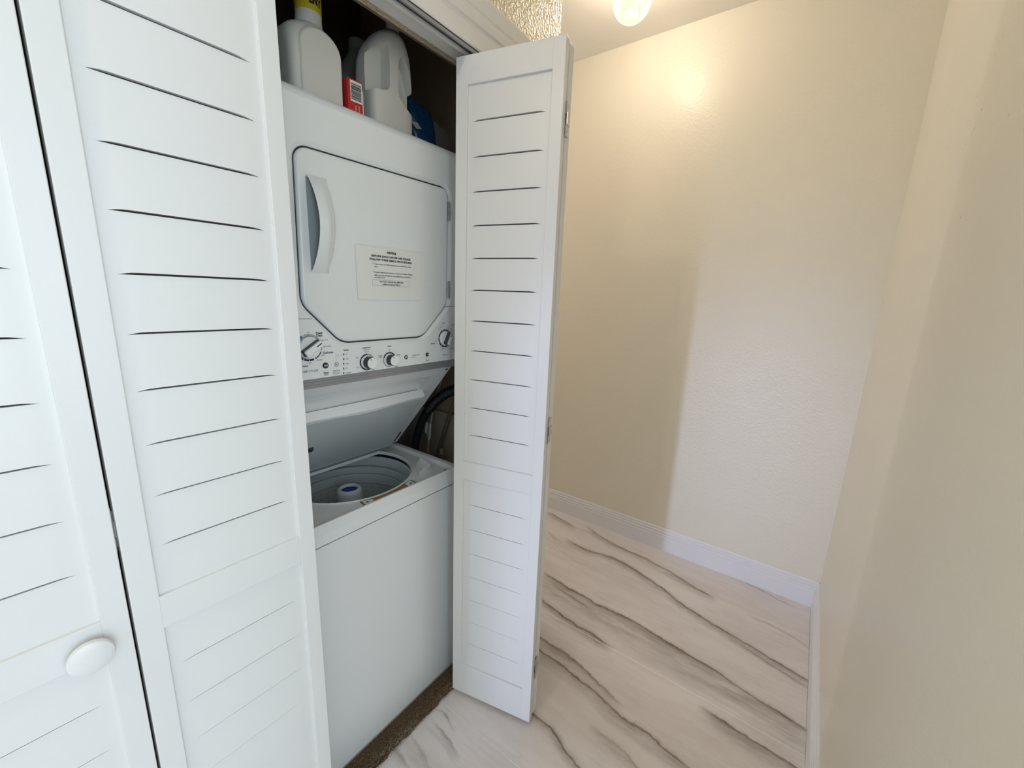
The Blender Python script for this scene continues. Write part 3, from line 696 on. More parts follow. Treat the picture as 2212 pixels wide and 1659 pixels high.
# dryer cycle dial
grip_dial(.9262, 1.2804, .0225, R(63), 'black')
arcs(.9262, 1.2804, .0245, .0285, [(-4+k*30, 22+k*30) for k in range(12)], 'black')
pt('Cottons', .9201, 1.3285, .0135, .0045, 'grey_print', .01); pt('Easy Care', .9640, 1.3222, .0190, .0048, 'navy', .015); pt('More Dry', .9160, 1.3198, .0095, .0032, 'grey_print'); pt('Less Dry', .9080, 1.3155, .0095, .0032, 'grey_print')
pt('Off', .9262, 1.3185, .0036, .0030, 'grey_print'); pt('Damp', .9030, 1.3105, .0090, .0032, 'grey_print'); pt('More Dry', .9395, 1.3170, .0085, .0032, 'grey_print'); pt('Cool', .9540, 1.3105, .0075, .0034, 'redprint')
pt('Delicates', .8755, 1.2675, .0170, .0048, 'navy', .015); pt('More Dry', .8890, 1.2755, .0090, .0030, 'grey_print'); pt('Less Dry', .8900, 1.2650, .0090, .0030, 'grey_print'); pt('Fluff', .9085, 1.2520, .0060, .0030, 'grey_print')
pt('No Heat', .9130, 1.2465, .0120, .0030, 'grey_print'); pt('Timed Dry', .9600, 1.2440, .0205, .0048, 'navy', .015); pt('DRYER CYCLES', .9263, 1.2270, .0190, .0036, 'grey_print')
for k, s_ in enumerate(('60', '50', '40', '30', '20', '10')):
    a = R(-12-19*k); pt(s_, .9262+.0335*math.cos(a), 1.2804+.0335*math.sin(a), .0036, .0030, 'grey_print')
panel.matrix_parent_inverse = Matrix.Translation(wd.location).inverted()

# grey rail under the fascia, rear support between the two machines
bm = bmesh.new()
for z0, z1, y0 in ((1.199, 1.209, .957), (1.190, 1.199, .964), (1.181, 1.190, .970)): bx(bm, XL+.004, XR-.004, y0, 1.25, z0, z1, .0012, 1)
wpart('base_rail', bm, M['greystrip'])
bm = bmesh.new(); bx(bm, XL+.01, XR-.008, 1.372, 1.385, .80, 1.209, .001, 1); bx(bm, XL+.012, XL+.03, 1.34, 1.385, .80, 1.205); wpart('support_panel', bm, M['shadesteel'])

# washer cabinet
bm = bmesh.new()
def rrect(x0, x1, y0, y1, r, z, k=6):
    out = []
    for cx, cy, a0 in ((x1-r, y1-r, 0), (x0+r, y1-r, 90), (x0+r, y0+r, 180), (x1-r, y0+r, 270)):
        out += [(cx+r*math.cos(R(a0+90*i/k)), cy+r*math.sin(R(a0+90*i/k)), z) for i in range(k+1)]
    return out
skin(bm, [rrect(XL+.004, XR-.004, YM+.004, 1.596, .006, .004), rrect(XL, XR, YM, 1.60, .009, .008), rrect(XL, XR, YM, 1.60, .009, .757), rrect(XL+.003, XR-.003, YM+.003, 1.597, .007, .7605), rrect(XL+.02, XR-.02, YM+.02, 1.58, .006, .7605)], True, False)
wpart('washer_cabinet', bm, M['enamel'], True)
# washer top deck with the D-shaped tub opening
CX, CY, RT, YCH = .727, 1.209, .209, 1.300
hole = []
for i in range(96):
    a = 2*PI*i/96; x, y = CX+RT*math.cos(a), CY+RT*math.sin(a)
    if y > YCH: y = YCH; x = CX+(x-CX)*.98 if False else x
    hole.append((x, y))
def hz(poly, z): return [(x, y, z) for x, y in poly]
cc = (CX, CY-.03)
def rr(x0, x1, y0, y1): return to_rect(hole, cc, x0, x1, y0, y1)
bm = bmesh.new()
hin = [(CX+(x-CX)*.985, CY+(y-CY)*.985) for x, y in hole]
hout = [(CX+(x-CX)*1.012, CY+(y-CY)*1.012) for x, y in hole]
skin(bm, [hz(hin, .799), hz(hin, .804), hz([(CX+(x-CX)*.992, CY+(y-CY)*.992) for x, y in hole], .8085), hz(hole, .810), hz(hout, .8085), hz(hout, .8055),
          hz(rr(.452, .981, .9790, 1.325), .8045), hz(rr(.449, .984, .9765, 1.328), .8055), hz(rr(.444, .989, .9705, 1.333), .8155), hz(rr(.438, .996, .9665, 1.340), .8175),
          hz(rr(.424, 1.008, .9620, 1.59), .8165), hz(rr(.416, 1.015, .9535, 1.597), .797), hz(rr(.411, 1.0195, .9492, 1.60), .790), hz(rr(.410, 1.020, .9485, 1.60), .7655), hz(rr(.413, 1.017, .951, 1.597), .7630)], False, False)
wpart('washer_top', bm, M['enamel'], True)
bm = bmesh.new(); skin(bm, [rrect(XL+.005, XR-.005, YM+.005, 1.59, .006, .757), rrect(XL+.005, XR-.005, YM+.005, 1.59, .006, .7665)], False, False); wpart('cabinet_seam', bm, M['gap'])
# tub rings and perforated basket
bm = bmesh.new()
lathe(bm, CX, CY, [(.222, .770), (.2185, .781), (.2130, .7855), (.2075, .7865), (.2035, .784), (.2005, .772), (.1990, .757), (.1985, .7525), (.2030, .7515), (.2090, .7510)], 96)
tub = wpart('balance_ring', bm, M['tub'], True)
bm = bmesh.new(); lathe(bm, CX, CY, [(.2090, .7475), (.2005, .7470), (.1965, .7450), (.1945, .738), (.1925, .726), (.1920, .7225), (.1960, .7215), (.2, .7213)], 96); wpart('tub_ring', bm, M['tub'], True)
bm = bmesh.new(); lathe(bm, CX, CY, [(.2, .7195), (.1930, .7190), (.1905, .7165), (.1890, .700), (.1880, .688), (.1875, .684), (.1925, .680), (.1930, .676), (.1930, .42), (.17, .40), (.0005, .395)], 96); bk = wpart('wash_basket', bm, M['tub'], True)
bm = bmesh.new(); lathe(bm, CX, CY, [(.242, .775), (.242, .36), (.0005, .36)], 64); wpart('outer_tub', bm, M['gap'], True)
bm = bmesh.new()
for row in range(6):
    for k in range(44):
        a = 2*PI*k/44; z = .664-.021*row; r = .1924; e = .0019
        t = Vector((-math.sin(a), math.cos(a), 0)); c = Vector((CX+r*math.cos(a), CY+r*math.sin(a), z))
        bm.faces.new([bm.verts.new(c+t*e*math.cos(q*PI/3)+Vector((0, 0, e*math.sin(q*PI/3)))) for q in range(6)])
pf = finish(bm, 'drain_holes', M['gap'], None); adopt(pf); pf['kind'] = 'stuff'
# agitator post with its blue cup
bm = bmesh.new(); lathe(bm, CX, CY, [(.085, .40), (.060, .47), (.046, .56), (.0425, .70), (.0415, .742), (.0385, .7515), (.0335, .7555), (.0285, .7545), (.0262, .750), (.0258, .744)], 48)
wpart('agitator', bm, M['hubw'], True)
bm = bmesh.new(); lathe(bm, CX, CY, [(.0262, .748), (.0250, .742), (.0005, .739)], 40); wpart('agitator_cup', bm, M['bluehub'], True)
# bleach cup moulded in the right front corner of the deck
bm = bmesh.new()
out = [(.866, 1.010), (.918, 1.028), (.944, 1.040), (.958, 1.112), (.905, 1.072)]
def shrink(p, f): c = (sum(q[0] for q in p)/len(p), sum(q[1] for q in p)/len(p)); return [(c[0]+(x-c[0])*f, c[1]+(y-c[1])*f) for x, y in p]
skin(bm, [hz(shrink(out, 1.05), .8045), hz(out, .823), hz(shrink(out, .93), .8235), hz(shrink(out, .80), .8065)], False, True)
wpart('bleach_cup', bm, M['plastic'])
# orange warning strip along the front of the tub opening
lab = []
for i in range(13):
    t = i/12; x = .640+(.834-.640)*t
    yb = CY-math.sqrt(max(0, (.2140)**2-(x-CX)**2)); lab.append((x, max(yb, .9965) if False else yb))
bm = bmesh.new(); zl = .8061
arc = [(x, max(.993, y+.0)) for x, y in lab]
top_ = [(x, min(y, 1.012)) for x, y in lab]
vt = [bm.verts.new((x, y, zl)) for x, y in top_]; vb = [bm.verts.new((.637+(.831-.637)*i/12, .9805, zl)) for i in range(13)]
for i in range(12): bm.faces.new((vb[i], vb[i+1], vt[i+1], vt[i]))
wl = wpart('warning_label', bm, M['orange'])
for i0, i1 in ((0, 2), (10, 12)):
    bm = bmesh.new()
    for i in range(i0, i1):
        f = .12
        p = [vv for vv in ((.637+(.831-.637)*i/12+(.004 if i == 0 else 0), .9815), (.637+(.831-.637)*(i+1)/12-(.004 if i == 11 else 0), .9815), (top_[i+1][0]-(.004 if i == 11 else 0), top_[i+1][1]-.0022), (top_[i][0]+(.004 if i == 0 else 0), top_[i][1]-.0022))]
        bm.faces.new([bm.verts.new((x, y, zl+.0004)) for x, y in p])
    adopt(finish(bm, 'label_picture', M['white'], None))
bm = bmesh.new()
for i in range(12):
    a, b_ = top_[i], top_[i+1]
    bm.faces.new([bm.verts.new(p) for p in ((a[0], a[1]-.0018, zl+.0006), (b_[0], b_[1]-.0018, zl+.0006), (b_[0], b_[1]+.0006, zl+.0006), (a[0], a[1]+.0006, zl+.0006))])
for (xa, ya), (xb, yb) in (((.637, .9805), top_[0]), ((.831, .9805), top_[12])):
    bm.faces.new([bm.verts.new(p) for p in ((xa-.0012, ya, zl+.0006), (xa+.0012, ya, zl+.0006), (xb+.0012, yb, zl+.0006), (xb-.0012, yb, zl+.0006))])
for k in range(2):     # two rows of fine print
    for i in range(22):
        x = .682+.110*i/22; yy = lab[0][1]; yb_ = CY-math.sqrt((.2140)**2-(x-CX)**2); ym = .9815+(yb_-.9815)*(.35+.3*k)
        if random.random() < .8 and yb_-.981 > .0015: bm.faces.new([bm.verts.new(p) for p in ((x, ym-.0005, zl+.0005), (x+.0036, ym-.0005, zl+.0005), (x+.0036, ym+.0005, zl+.0005), (x, ym+.0005, zl+.0005))])
for (xc, yc) in ((.654, .994), (.817, .994)): bm.faces.new([bm.verts.new((xc+.006*math.cos(q), yc+.004*math.sin(q), zl+.0008)) for q in [2*PI*j/8 for j in range(8)]])
adopt(finish(bm, 'label_print', M['stain'], None))
# little latch slot on the right and on the left front of the deck
for xs in (.955, .470): adopt(box('latch_slot', xs, xs+.012, .9795, .985, .8040, .8090, M['gap']))
# lid, tipped up and forward until it meets the dryer
A2, B2 = Vector((.985, 1.180)), Vector((1.295, .827)); dd = (B2-A2).normalized(); nn = Vector((dd.y, -dd.x)); LL = (B2-A2).length
def lp(x, s, off): q = A2+dd*s+nn*off; return (x, q.x, q.y)
bm = bmesh.new()
def lrect(x0, x1, s0, s1, off): return [lp(x0, s0, off), lp(x1, s0, off), lp(x1, s1, off), lp(x0, s1, off)]
skin(bm, [lrect(.424, .994, .004, LL, -.016), lrect(.421, .997, .001, LL, -.012), lrect(.420, .998, 0, LL, -.003), lrect(.4225, .9955, .0025, LL-.002, 0), lrect(.484, .934, .040, .330, 0), lrect(.495, .922, .050, .315, -.004), lrect(.505, .910, .085, .300, -.010), lrect(.515, .900, .16, .28, -.010)])
lid = wpart('lid', bm, M['enamel'], True)
bm = bmesh.new(); xr0, xr1 = .932, .962
skin(bm, [[lp(.490, .140, -.012), lp(xr0, .140, -.012), lp(xr1, LL-.012, -.002), lp(.462, LL-.012, -.002)], [lp(.490, .140, .018), lp(xr0, .140, .018), lp(xr1, LL-.012, .008), lp(.462, LL-.012, .008)],
          [lp(.493, .143, .0195), lp(xr0-.003, .143, .0195), lp(xr1-.003, LL-.015, .0095), lp(.465, LL-.015, .0095)]])
sub('lid_liner', bm, M['liner'], lid)
# white lip along the top of the liner, fuller in the middle
bm = bmesh.new(); rings = []
for i in range(25):
    t = i/24; x = .486+(.936-.486)*t; b_ = .5*(1+math.cos(PI*min(1, abs(t-.5)/.42))); o1 = .0185+.005*b_; sb = .1365+.0085*b_
    rings.append([lp(x, .122, -.006), lp(x, .1285, o1-.004), lp(x, .1310, o1), lp(x, sb, o1), lp(x, sb+.0025, o1-.003), lp(x, sb, -.011)])
skin(bm, rings); sub('lid_lip', bm, M['lip'], lid, True)
bm = bmesh.new(); skin(bm, [lrect(.575, .592, .285, .310, .010), lrect(.578, .589, .290, .305, .0205)]); sub('lid_latch', bm, M['gap'], lid)
bm = bmesh.new(); lathe(bm, 0, 0, [(.0045, 0), (.0045, .002), (.0005, .003)], 12)
for v in bm.verts: v.co = Vector(lp(.979+v.co.x, .016+v.co.y, v.co.z))
sub('lid_bumper', bm, M['stain'], lid)
bm = bmesh.new(); skin(bm, [lrect(.9655, .972, LL-.085, LL-.020, .001), lrect(.9655, .972, LL-.085, LL-.020, .006)]); sub('lid_hinge', bm, M['gap'], lid)

# ------------------------------------------------------------------ taped notice on the dryer door
nt_ = empty('notice_sheet', (.7227, YD-.001, 1.398)); tag(nt_, 'white paper notice about the dryer taped to the dryer door', 'notice')
bm = bmesh.new(); nx, nz_ = 12, 8; grid = []
for j in range(nz_+1):
    row = []
    for i in range(nx+1):
        u, v = i/nx, j/nz_; x = (-.1031+.2062*u)+(-.0008+.0016*v)*(1 if u > .5 else -1); z = .1330*v-.001*(1-v)*math.sin(3*u)
        y = -.0006-.0032*max(0, u+v-1.82)*5*.5-.0008*max(0, .15-v)*math.sin(PI*min(1, u*2.2))*3
        row.append(bm.verts.new((x, y, z)))
    grid.append(row)
for j in range(nz_):
    for i in range(nx): bm.faces.new((grid[j][i], grid[j][i+1], grid[j+1][i+1], grid[j+1][i]))
sh = finish(bm, 'sheet', M['paper'], nt_)
def nl(s_, x0, x1, z, hei, bold=.02, shear=0):
    o = text('lettering', s_, (x0+x1)/2-.7227, z-1.398, x1-x0, hei, -.0016, M['black'], nt_, bold, shear); return o
nl('NOTICE', .7124, .7415, 1.5202, .0060, .05); nl('BEFORE EACH DRYER USE PLEASE', .6640, .7900, 1.5090, .0050, .035); nl('FOLLOW THESE SIMPLE PROCEDURES', .6578, .7940, 1.5002, .0050, .035)
nl('Clean dryer lint filter located just inside the dryer', .6716, .7917, 1.4885, .0042, .015); nl('door.', .6716, .6822, 1.4826, .0036, .015)
nl('Inspect additional exterior exhaust lint filter. Please', .6710, .7969, 1.4680, .0042, .015); nl('add one inch of water to the white box unit before', .6708, .7897, 1.4609, .0040, .015); nl('running dryer.', .6705, .7045, 1.4548, .0042, .015)
nl('This dryer will not dry efficiently', .6855, .7646, 1.4445, .0044, .03, .3); nl('without cleaning filters!', .6960, .7536, 1.4379, .0044, .03, .3)
for zz in (1.4900, 1.4690):
    bm = bmesh.new(); x = .6672-.7227; z = zz-1.398
    for a, b_ in (((-.0018, .0002), (-.0006, -.0016)), ((-.0006, -.0016), (.0022, .0026))):
        bm.faces.new([bm.verts.new((x+p[0], -.0016, z+p[1])) for p in (a, b_, (b_[0], b_[1]+.0011), (a[0], a[1]+.0011))])
    finish(bm, 'check_mark', M['black'], nt_)
bm = bmesh.new(); x0, x1, z0, z1 = .6632-.7227, .7845-.7227, 1.4345-1.398, 1.4490-1.398; e = .0004
for a in ((x0, x1, z0, z0+e), (x0, x1, z1-e, z1), (x0, x0+e, z0, z1), (x1-e, x1, z0, z1)): rbox(bm, *a, -.0016)
finish(bm, 'box_outline', M['grey_print'], nt_)

# ------------------------------------------------------------------ things stored on top of the dryer
ZT2 = ZD1
def jug_rings(bm, prof, k=44): skin(bm, [sring(cx, cy, z, rx, ry, n_, k) for z, cx, cy, rx, ry, n_ in prof])
j1 = empty('detergent_jug', (.586, 1.058, ZT2)); tag(j1, 'white detergent jug with yellow cap on top of the dryer', 'jug', 'jugs on top of the dryer')
bm = bmesh.new()
jug_rings(bm, [(.0, .004, 0, .060, .042, 5), (.004, .004, 0, .064, .047, 5), (.09, .004, 0, .065, .048, 5), (.115, .003, 0, .0645, .048, 4.5), (.132, .000, 0, .0620, .047, 3.6), (.148, -.001, 0, .0580, .044, 3), (.160, .002, 0, .0490, .039, 2.6), (.168, .006, 0, .0370, .033, 2.2), (.173, .008, 0, .0300, .0290, 2), (.200, .009, 0, .0280, .0275, 2)])
jb = finish(bm, 'body', M['jug'], j1, True)
# raised arched panel moulded on the front face
def arch(x0, x1, z0, z1, k=14):
    r = (x1-x0)/2; c = (x0+x1)/2
    return [(x0, z0)]+[(c-r*math.cos(PI*i/k), z1-r*.85+r*.85*math.sin(PI*i/k)) for i in range(k+1)]+[(x1, z0)]
bm = bmesh.new(); P_ = arch(-.040, .056, .010, .155)
skin(bm, [vr(offs(P_, .003), -.0455), vr(P_, -.0492), vr(offs(P_, -.004), -.0502)], False, True)
sub('moulded_panel', bm, M['jug'], j1, True)
bm = bmesh.new(); k = 48
skin(bm, [[(.009+(rr_+(.0006 if i % 2 else 0))*math.cos(2*PI*i/k), (rr_+(.0006 if i % 2 else 0))*math.sin(2*PI*i/k), z) for i in range(k)] for rr_, z in ((.0285, .199), (.0285, .237), (.0265, .241))])
cap = finish(bm, 'cap', M['yellow'], j1, True)
text('lettering', 'ENT', 0, .2190, .030, .017, 0, M['black'], j1, .06, 0, wrap=(.009, 0, .0293, R(6)))
j2 = empty('handle_jug', (.808, 1.064, ZT2)); tag(j2, 'large cloudy white jug with built-in handle beside the red carton', 'jug', 'jugs on top of the dryer')
bm = bmesh.new()
jug_rings(bm, [(0, .002, 0, .070, .046, 5), (.004, .002, 0, .077, .051, 5), (.09, .002, 0, .0785, .052, 4.5), (.14, .002, 0, .0795, .052, 4), (.175, .003, 0, .0800, .051, 3.4), (.200, .007, 0, .0770, .049, 3.0), (.220, .012, 0, .0700, .047, 2.7), (.240, .017, -.001, .0585, .043, 2.4), (.253, .021, -.002, .0470, .038, 2.2), (.263, .025, -.002, .0340, .030, 2), (.268, .029, -.002, .0220, .0220, 2), (.280, .030, -.002, .0160, .0160, 2)], 72)
body2 = finish(bm, 'body', M['jug'], j2, True)
# the two hand recesses either side of the grip bar
def cutter(poly, y1):
    bm = bmesh.new(); prism(bm, poly, 'y', -.2, y1); bmesh.ops.recalc_face_normals(bm, faces=bm.faces)
    me = bpy.data.meshes.new('cut'); bm.to_mesh(me); bm.free(); o = bpy.data.objects.new('cut', me); COL.objects.link(o); o.parent = j2; return o
def smooth_poly(p, it=2):
    for _ in range(it):
        q = []
        for i in range(len(p)):
            a, c = Vector(p[i]), Vector(p[(i+1) % len(p)]); q += [tuple(a.lerp(c, .22)), tuple(a.lerp(c, .78))]
        p = q
    return p
WL = [(-.150, .070), (-.090, .096), (-.030, .100), (-.028, .150), (-.026, .216), (-.040, .2165), (-.056, .207), (-.070, .192), (-.085, .165), (-.150, .150)]
WR = [(-.007, .104), (.010, .088), (.060, .066), (.150, .040), (.150, .125), (.066, .128), (.0605, .150), (.051, .176), (.034, .196), (.018, .2055), (.003, .196), (-.003, .176), (-.005, .140)]
WL = [(x+(.008 if x > -.06 else 0), z) for x, z in WL]; WR = [(x+.016 if x < .02 else x+(.010 if x < .1 else 0), z) for x, z in WR]
cuts = [cutter(smooth_poly(WL), -.012), cutter(smooth_poly(WR), -.012)]
body2.modifiers.clear()
for c_ in cuts:
    md_ = body2.modifiers.new('recess', 'BOOLEAN'); md_.object = c_; md_.operation = 'DIFFERENCE'; md_.solver = 'EXACT'
bv = body2.modifiers.new('soft', 'BEVEL'); bv.width = .0030; bv.segments = 3; bv.limit_method = 'ANGLE'; bv.angle_limit = R(45)
dg_ = bpy.context.evaluated_depsgraph_get(); me2 = bpy.data.meshes.new_from_object(body2.evaluated_get(dg_))
body2.modifiers.clear(); me2.name = 'body'; body2.data = me2
for c_ in cuts: bpy.data.objects.remove(c_)
for v in me2.vertices: v.co.x = v.co.x*.875-.004
for p in me2.polygons: p.use_smooth = True
me2.set_sharp_from_angle(angle=R(50))
wn = body2.modifiers.new('weighted', 'WEIGHTED_NORMAL'); wn.keep_sharp = True
bm = bmesh.new(); lathe(bm, .024, -.008, [(.0005, .272), (.0160, .272), (.0175, .276), (.0175, .298), (.0155, .304), (.0005, .305)], 24)
finish(bm, 'cap', M['jug'], j2, True)
j3 = empty('rear_jug', (.868, 1.29, ZT2)); tag(j3, 'dim greyish jug standing behind the large handle jug', 'jug', 'jugs on top of the dryer')
bm = bmesh.new(); jug_rings(bm, [(0, 0, 0, .080, .055, 5), (.005, 0, 0, .088, .06, 5), (.14, 0, 0, .088, .06, 4), (.20, .003, 0, .078, .055, 3), (.25, .008, 0, .056, .045, 2.4), (.29, .012, 0, .036, .033, 2), (.315, .012, 0, .024, .024, 2)])
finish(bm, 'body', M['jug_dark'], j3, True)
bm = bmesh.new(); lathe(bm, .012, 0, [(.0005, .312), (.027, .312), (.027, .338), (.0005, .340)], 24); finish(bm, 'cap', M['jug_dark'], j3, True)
bt = empty('dark_bottle', (.530, 1.200, ZT2)); tag(bt, 'dark teal blue bottle behind the yellow-capped detergent jug', 'bottle')
bm = bmesh.new(); jug_rings(bm, [(0, 0, 0, .050, .040, 4), (.004, 0, 0, .056, .045, 4), (.17, 0, 0, .056, .045, 3.5), (.22, 0, 0, .046, .040, 3), (.25, 0, 0, .028, .028, 2), (.275, 0, 0, .024, .024, 2)])
finish(bm, 'body', M['navybottle'], bt, True)
bm = bmesh.new(); lathe(bm, 0, 0, [(.0005, .272), (.028, .272), (.028, .310), (.0005, .312)], 24); finish(bm, 'cap', M['black'], bt, True)
# red carton with bar-code panel
rb = empty('red_carton', (.6735, 1.030, ZT2), R(-3)); tag(rb, 'small red carton with a bar code wedged between the two jugs', 'carton')
bm = bmesh.new(); bx(bm, -.0195, .0205, -.028, .032, 0, .084, .0012, 1); finish(bm, 'carton_body', M['red'], rb)
bm = bmesh.new(); bx(bm, .0206, .0228, -.0275, .030, 0, .066, .0006, 1); finish(bm, 'side_panel', M['white'], rb)
bm = bmesh.new(); rbox(bm, -.0125, .0185, .034, .080, -.0285); finish(bm, 'barcode_panel', M['white'], rb)
bm = bmesh.new(); z = .0385
while z < .0755:
    t = random.choice((.0007, .0012, .0018, .0024)); rbox(bm, -.0105, .0165, z, min(z+t, .0765), -.0288); z += t+random.choice((.0006, .0008, .0012))
finish(bm, 'barcode', M['black'], rb)
bm = bmesh.new()
for x0, x1, z1 in ((-.002, .003, .027), (.0075, .0118, .028), (-.010, -.0086, .016), (-.0055, -.0042, .012)): rbox(bm, x0, x1, 0.002, z1, -.0287)
finish(bm, 'printed_marks', M['pink'], rb)
# blue film bag in its clear wrap
bg = empty('blue_bag', (.985, 1.150, ZT2)); tag(bg, 'crumpled blue plastic bag in clear film at the right end of the dryer top', 'bag')
def crumple(name, x0, x1, y0, y1, z1, m, par, amp, seed, lean=0.0):
    rnd = random.Random(seed); bm = bmesh.new(); rings = []; K, H = 36, 14
    ph = [(rnd.uniform(0, 6.28), rnd.uniform(2, 7), rnd.uniform(.4, 1)) for _ in range(6)]
    for j in range(H+1):
        t = j/H; z = z1*t; f = (1-.10*t-.42*max(0, t-.72)**1.3*2); ring = []
        for i, p in enumerate(sring(0, 0, z, 1, 1, 3.2, K)):
            a = 2*PI*i/K; q = sum(w_*math.sin(a*round(k_)+f_+t*5*w_) for f_, k_, w_ in ph)*amp
            ring.append(((x0+x1)/2+p[0]*(x1-x0)/2*f*(1+q*3)+lean*t, (y0+y1)/2+p[1]*(y1-y0)/2*f*(1+q*3), z+(rnd.uniform(-1, 1)*.006 if 0 < j else 0)+(.012*math.cos(a-2.6) if j > H*.7 else 0)*t))
        rings.append(ring)
    skin(bm, rings); return finish(bm, name, m, par, True)
crumple('bag_body', -.066, .070, -.055, .060, .165, M['bag'], bg, .022, 5, -.004)
crumple('film_wrap', -.068, .165, -.040, .075, .140, M['film'], bg, .018, 9, .0)
crumple('bag_fold', -.062, .012, -.005, .070, .212, mat('shaded_blue_film', (.006, .016, .05), .3, bump=(22, .5, .01)), bg, .02, 3, -.008)  # upper part of the blue bag, coloured near black for the shadow there
bm = bmesh.new(); bm.faces.new([bm.verts.new(p) for p in ((-.066, -.0635, .088), (-.050, -.0670, .072), (-.026, -.0650, .078), (-.044, -.0640, .092))]); bmesh.ops.solidify(bm, geom=bm.faces[:], thickness=.0008)
finish(bm, 'paper_tag', M['paper'], bg)

# ------------------------------------------------------------------ hoses, cord and pipe beside the washer
dh = empty('drain_hose', (1.1, 1.2, .6)); tag(dh, 'black corrugated drain hose curving down behind the washer', 'hose')
def world_child(name, bm, m, par, smooth=True):
    o = finish(bm, name, m, None, smooth); o.parent = par; o.matrix_parent_inverse = Matrix.Translation(par.location).inverted(); return o
bm = bmesh.new()
tube(bm, [(1.115, .985, 1.085), (1.1, 1.031, 1.088), (1.1, 1.07, 1.065), (1.1, 1.129, 1.035), (1.1, 1.182, .995), (1.1, 1.222, .955)], lambda t: .0175+.0032*math.sin(t*2*PI*24), 16, True, 26); world_child('corrugated_end', bm, M['hose'], dh)
bm = bmesh.new(); tube(bm, [(1.1, 1.215, .962), (1.1, 1.238, .932), (1.1, 1.268, .884), (1.1, 1.292, .826), (1.1, 1.31, .75), (1.1, 1.33, .60), (1.1, 1.36, .45)], .0165, 16); world_child('smooth_hose', bm, M['hose'], dh)
pc = empty('power_cord', (1.13, 1.24, .6)); tag(pc, 'thin beige cord with a white paper tag hanging beside the drain hose', 'cord')
bm = bmesh.new(); tube(bm, [(1.16, 1.13, 1.25), (1.14, 1.165, 1.13), (1.13, 1.181, 1.072), (1.13, 1.2, 1.031), (1.135, 1.228, .967), (1.14, 1.247, .904), (1.14, 1.26, .84), (1.14, 1.27, .764), (1.15, 1.29, .6), (1.15, 1.31, .45)], .0045, 10); world_child('cord', bm, M['cord'], pc)
bm = bmesh.new(); pts = [(1.128, 1.236, .884), (1.130, 1.262, .880), (1.128, 1.268, .828), (1.120, 1.243, .800), (1.130, 1.252, .830), (1.128, 1.270, .818), (1.130, 1.278, .845)]
g = [[(1.126-.004*math.sin(PI*u*2), 1.232+.036*u+.006*v, .886-.062*v-.016*v*math.sin(PI*u*1.5)) for u in (0, .25, .5, .75, 1)] for v in (0, .33, .66, 1)]
gv = [[bm.verts.new(p) for p in r_] for r_ in g]
for j in range(3):
    for i in range(4): bm.faces.new((gv[j][i], gv[j][i+1], gv[j+1][i+1], gv[j+1][i]))
bmesh.ops.solidify(bm, geom=bm.faces[:], thickness=.0008)
world_child('paper_tag', bm, M['paper'], pc)
wp = empty('supply_pipe', (1.2, 1.22, .5)); tag(wp, 'dull metal supply pipe slanting down the closet side wall', 'pipe')
bm = bmesh.new(); tube(bm, [(1.215, 1.14, 1.07), (1.205, 1.174, .984), (1.2, 1.218, .873), (1.2, 1.276, .724), (1.2, 1.32, .60)], .0075, 12); world_child('pipe', bm, M['pipe'], wp)
bm = bmesh.new(); lathe(bm, 1.168, 1.215, [(.0005, .742), (.009, .745), (.012, .757), (.009, .769), (.0005, .772)], 16); world_child('valve_knob', bm, M['cord'], wp)
bm = bmesh.new(); bx(bm, 1.236, 1.2495, 1.00, 1.62, .30, .905, .003, 2)
tag(finish(bm, 'wall_board', M['tanboard'], None, True), 'pale tan board on the lower closet side wall behind the pipe', 'board')

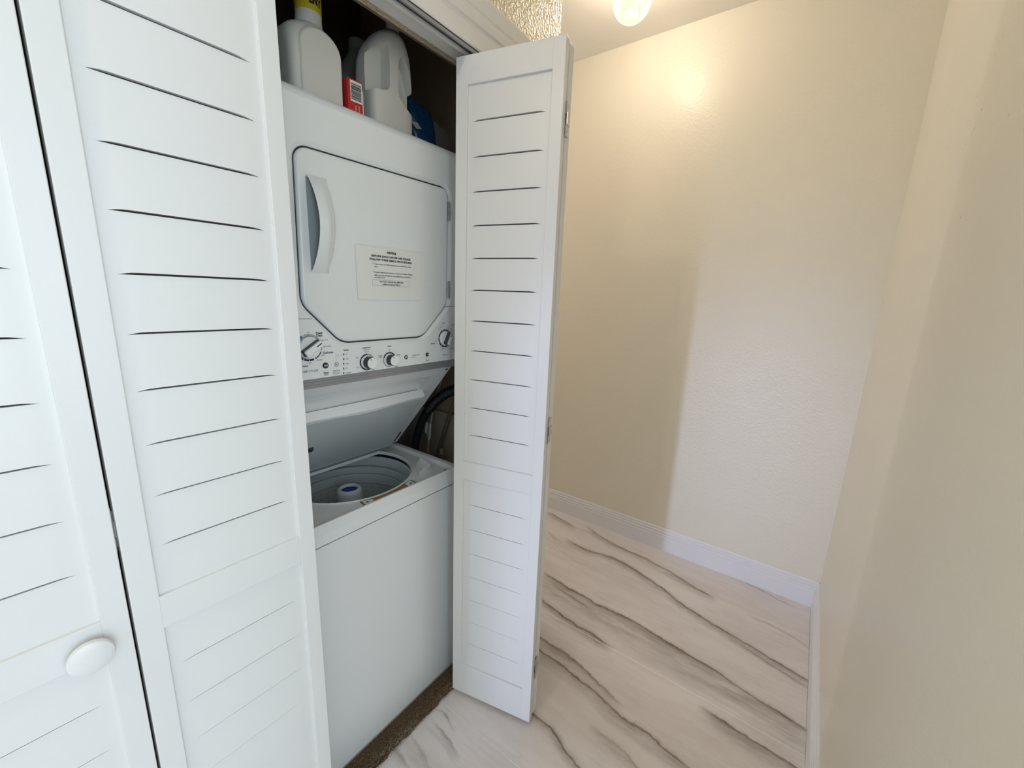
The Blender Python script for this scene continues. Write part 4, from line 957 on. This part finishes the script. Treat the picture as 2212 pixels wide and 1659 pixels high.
# ------------------------------------------------------------------ brown carpet strip on the closet floor
bm = bmesh.new()
XA, XB = JL+.004, JR-.004
for i in range(120):
    x0 = XA+(XB-XA)*i/120; x1 = XA+(XB-XA)*(i+1)/120
    def e(x): return .8735+.003*math.sin(x*61)+.002*math.sin(x*143+1)
    v = [bm.verts.new(p) for p in ((x0, e(x0), -.002), (x1, e(x1), -.002), (x1, e(x1)+.004, .0035), (x0, e(x0)+.004, .0035), (x1, .9475, .0030), (x0, .9475, .0030))]
    bm.faces.new((v[0], v[1], v[2], v[3])); bm.faces.new((v[3], v[2], v[4], v[5]))
rnd = random.Random(3)
for k in range(16000):
    edge = k < 2600
    x = rnd.uniform(.34, 1.02); y = .874+(rnd.uniform(-.002, .008) if edge else rnd.uniform(.004, .071))
    L = rnd.uniform(.004, .0075) if not edge else rnd.uniform(.005, .013)
    a = rnd.uniform(0, 2*PI); le = rnd.uniform(.2, .9)*L if not edge else rnd.uniform(.5, 1.1)*L
    dx, dy = math.cos(a)*le, math.sin(a)*le
    if y+dy > .9475: dy = -abs(dy)
    if edge and dy > 0 and rnd.random() < .7: dy = -dy
    wv = .0007; px_, py_ = -math.sin(a)*wv, math.cos(a)*wv
    z0 = .003
    bm.faces.new([bm.verts.new(p) for p in ((x-px_, y-py_, z0), (x+px_, y+py_, z0), (x+dx, y+dy, z0+math.sqrt(max(.1, 1-.8*(le/L)**2))*L))])
cp = finish(bm, 'carpet', M['carpet']); tag(cp, 'strip of frayed dark brown carpet in front of the washer', 'carpet', kind='stuff')
# pale frayed backing threads along the cut edge of the carpet
bm = bmesh.new()
for k in range(260):
    x = rnd.uniform(.36, .99) if rnd.random() < .45 else rnd.choice((.46, .50, .62, .66, .70, .88, .94))+rnd.gauss(0, .022); y = .872+rnd.uniform(-.004, .022); a = rnd.uniform(0, 2*PI); L = rnd.uniform(.006, .020); z = rnd.uniform(.006, .0105)
    p0 = Vector((x, y, z)); p2 = p0+Vector((math.cos(a)*L, math.sin(a)*L*.6, rnd.uniform(-.002, .004))); p1 = (p0+p2)/2+Vector((rnd.uniform(-.004, .004), rnd.uniform(-.004, .004), .002))
    for q, r_ in ((p0, p1), (p1, p2)):
        d = (r_-q).normalized(); n_ = Vector((-d.y, d.x, 0))*.00035
        bm.faces.new([bm.verts.new(v_) for v_ in (q-n_, q+n_, r_+n_, r_-n_)])
ff = finish(bm, 'frayed_threads', M['cord'], cp); ff['kind'] = 'stuff'
# chips and pock marks in the paint of the right wall
bm = bmesh.new()
for x, z in [(1.358, 1.81), (1.314, 1.791), (1.326, 1.79), (1.562, 1.823), (1.46, 1.806), (1.361, 1.775), (1.65, 1.94), (1.288, 1.817), (1.39, 1.909), (1.269, 1.937), (1.289, 1.914), (1.075, 1.737), (1.361, 1.867), (1.559, 1.639), (1.238, 1.606), (1.237, 1.522)]:
    r_ = rnd.uniform(.0009, .0022); t = rnd.uniform(.3, .9)
    bm.faces.new([bm.verts.new((x+r_*1.7*math.cos(q)*math.cos(t)-r_*.6*math.sin(q)*math.sin(t), YR+.0003, z+r_*1.7*math.cos(q)*math.sin(t)+r_*.6*math.sin(q)*math.cos(t))) for q in [2*PI*j/9 for j in range(9)]])
wm = finish(bm, 'paint_chips', M['chip'], bpy.data.objects['wall_right']); wm['kind'] = 'stuff'
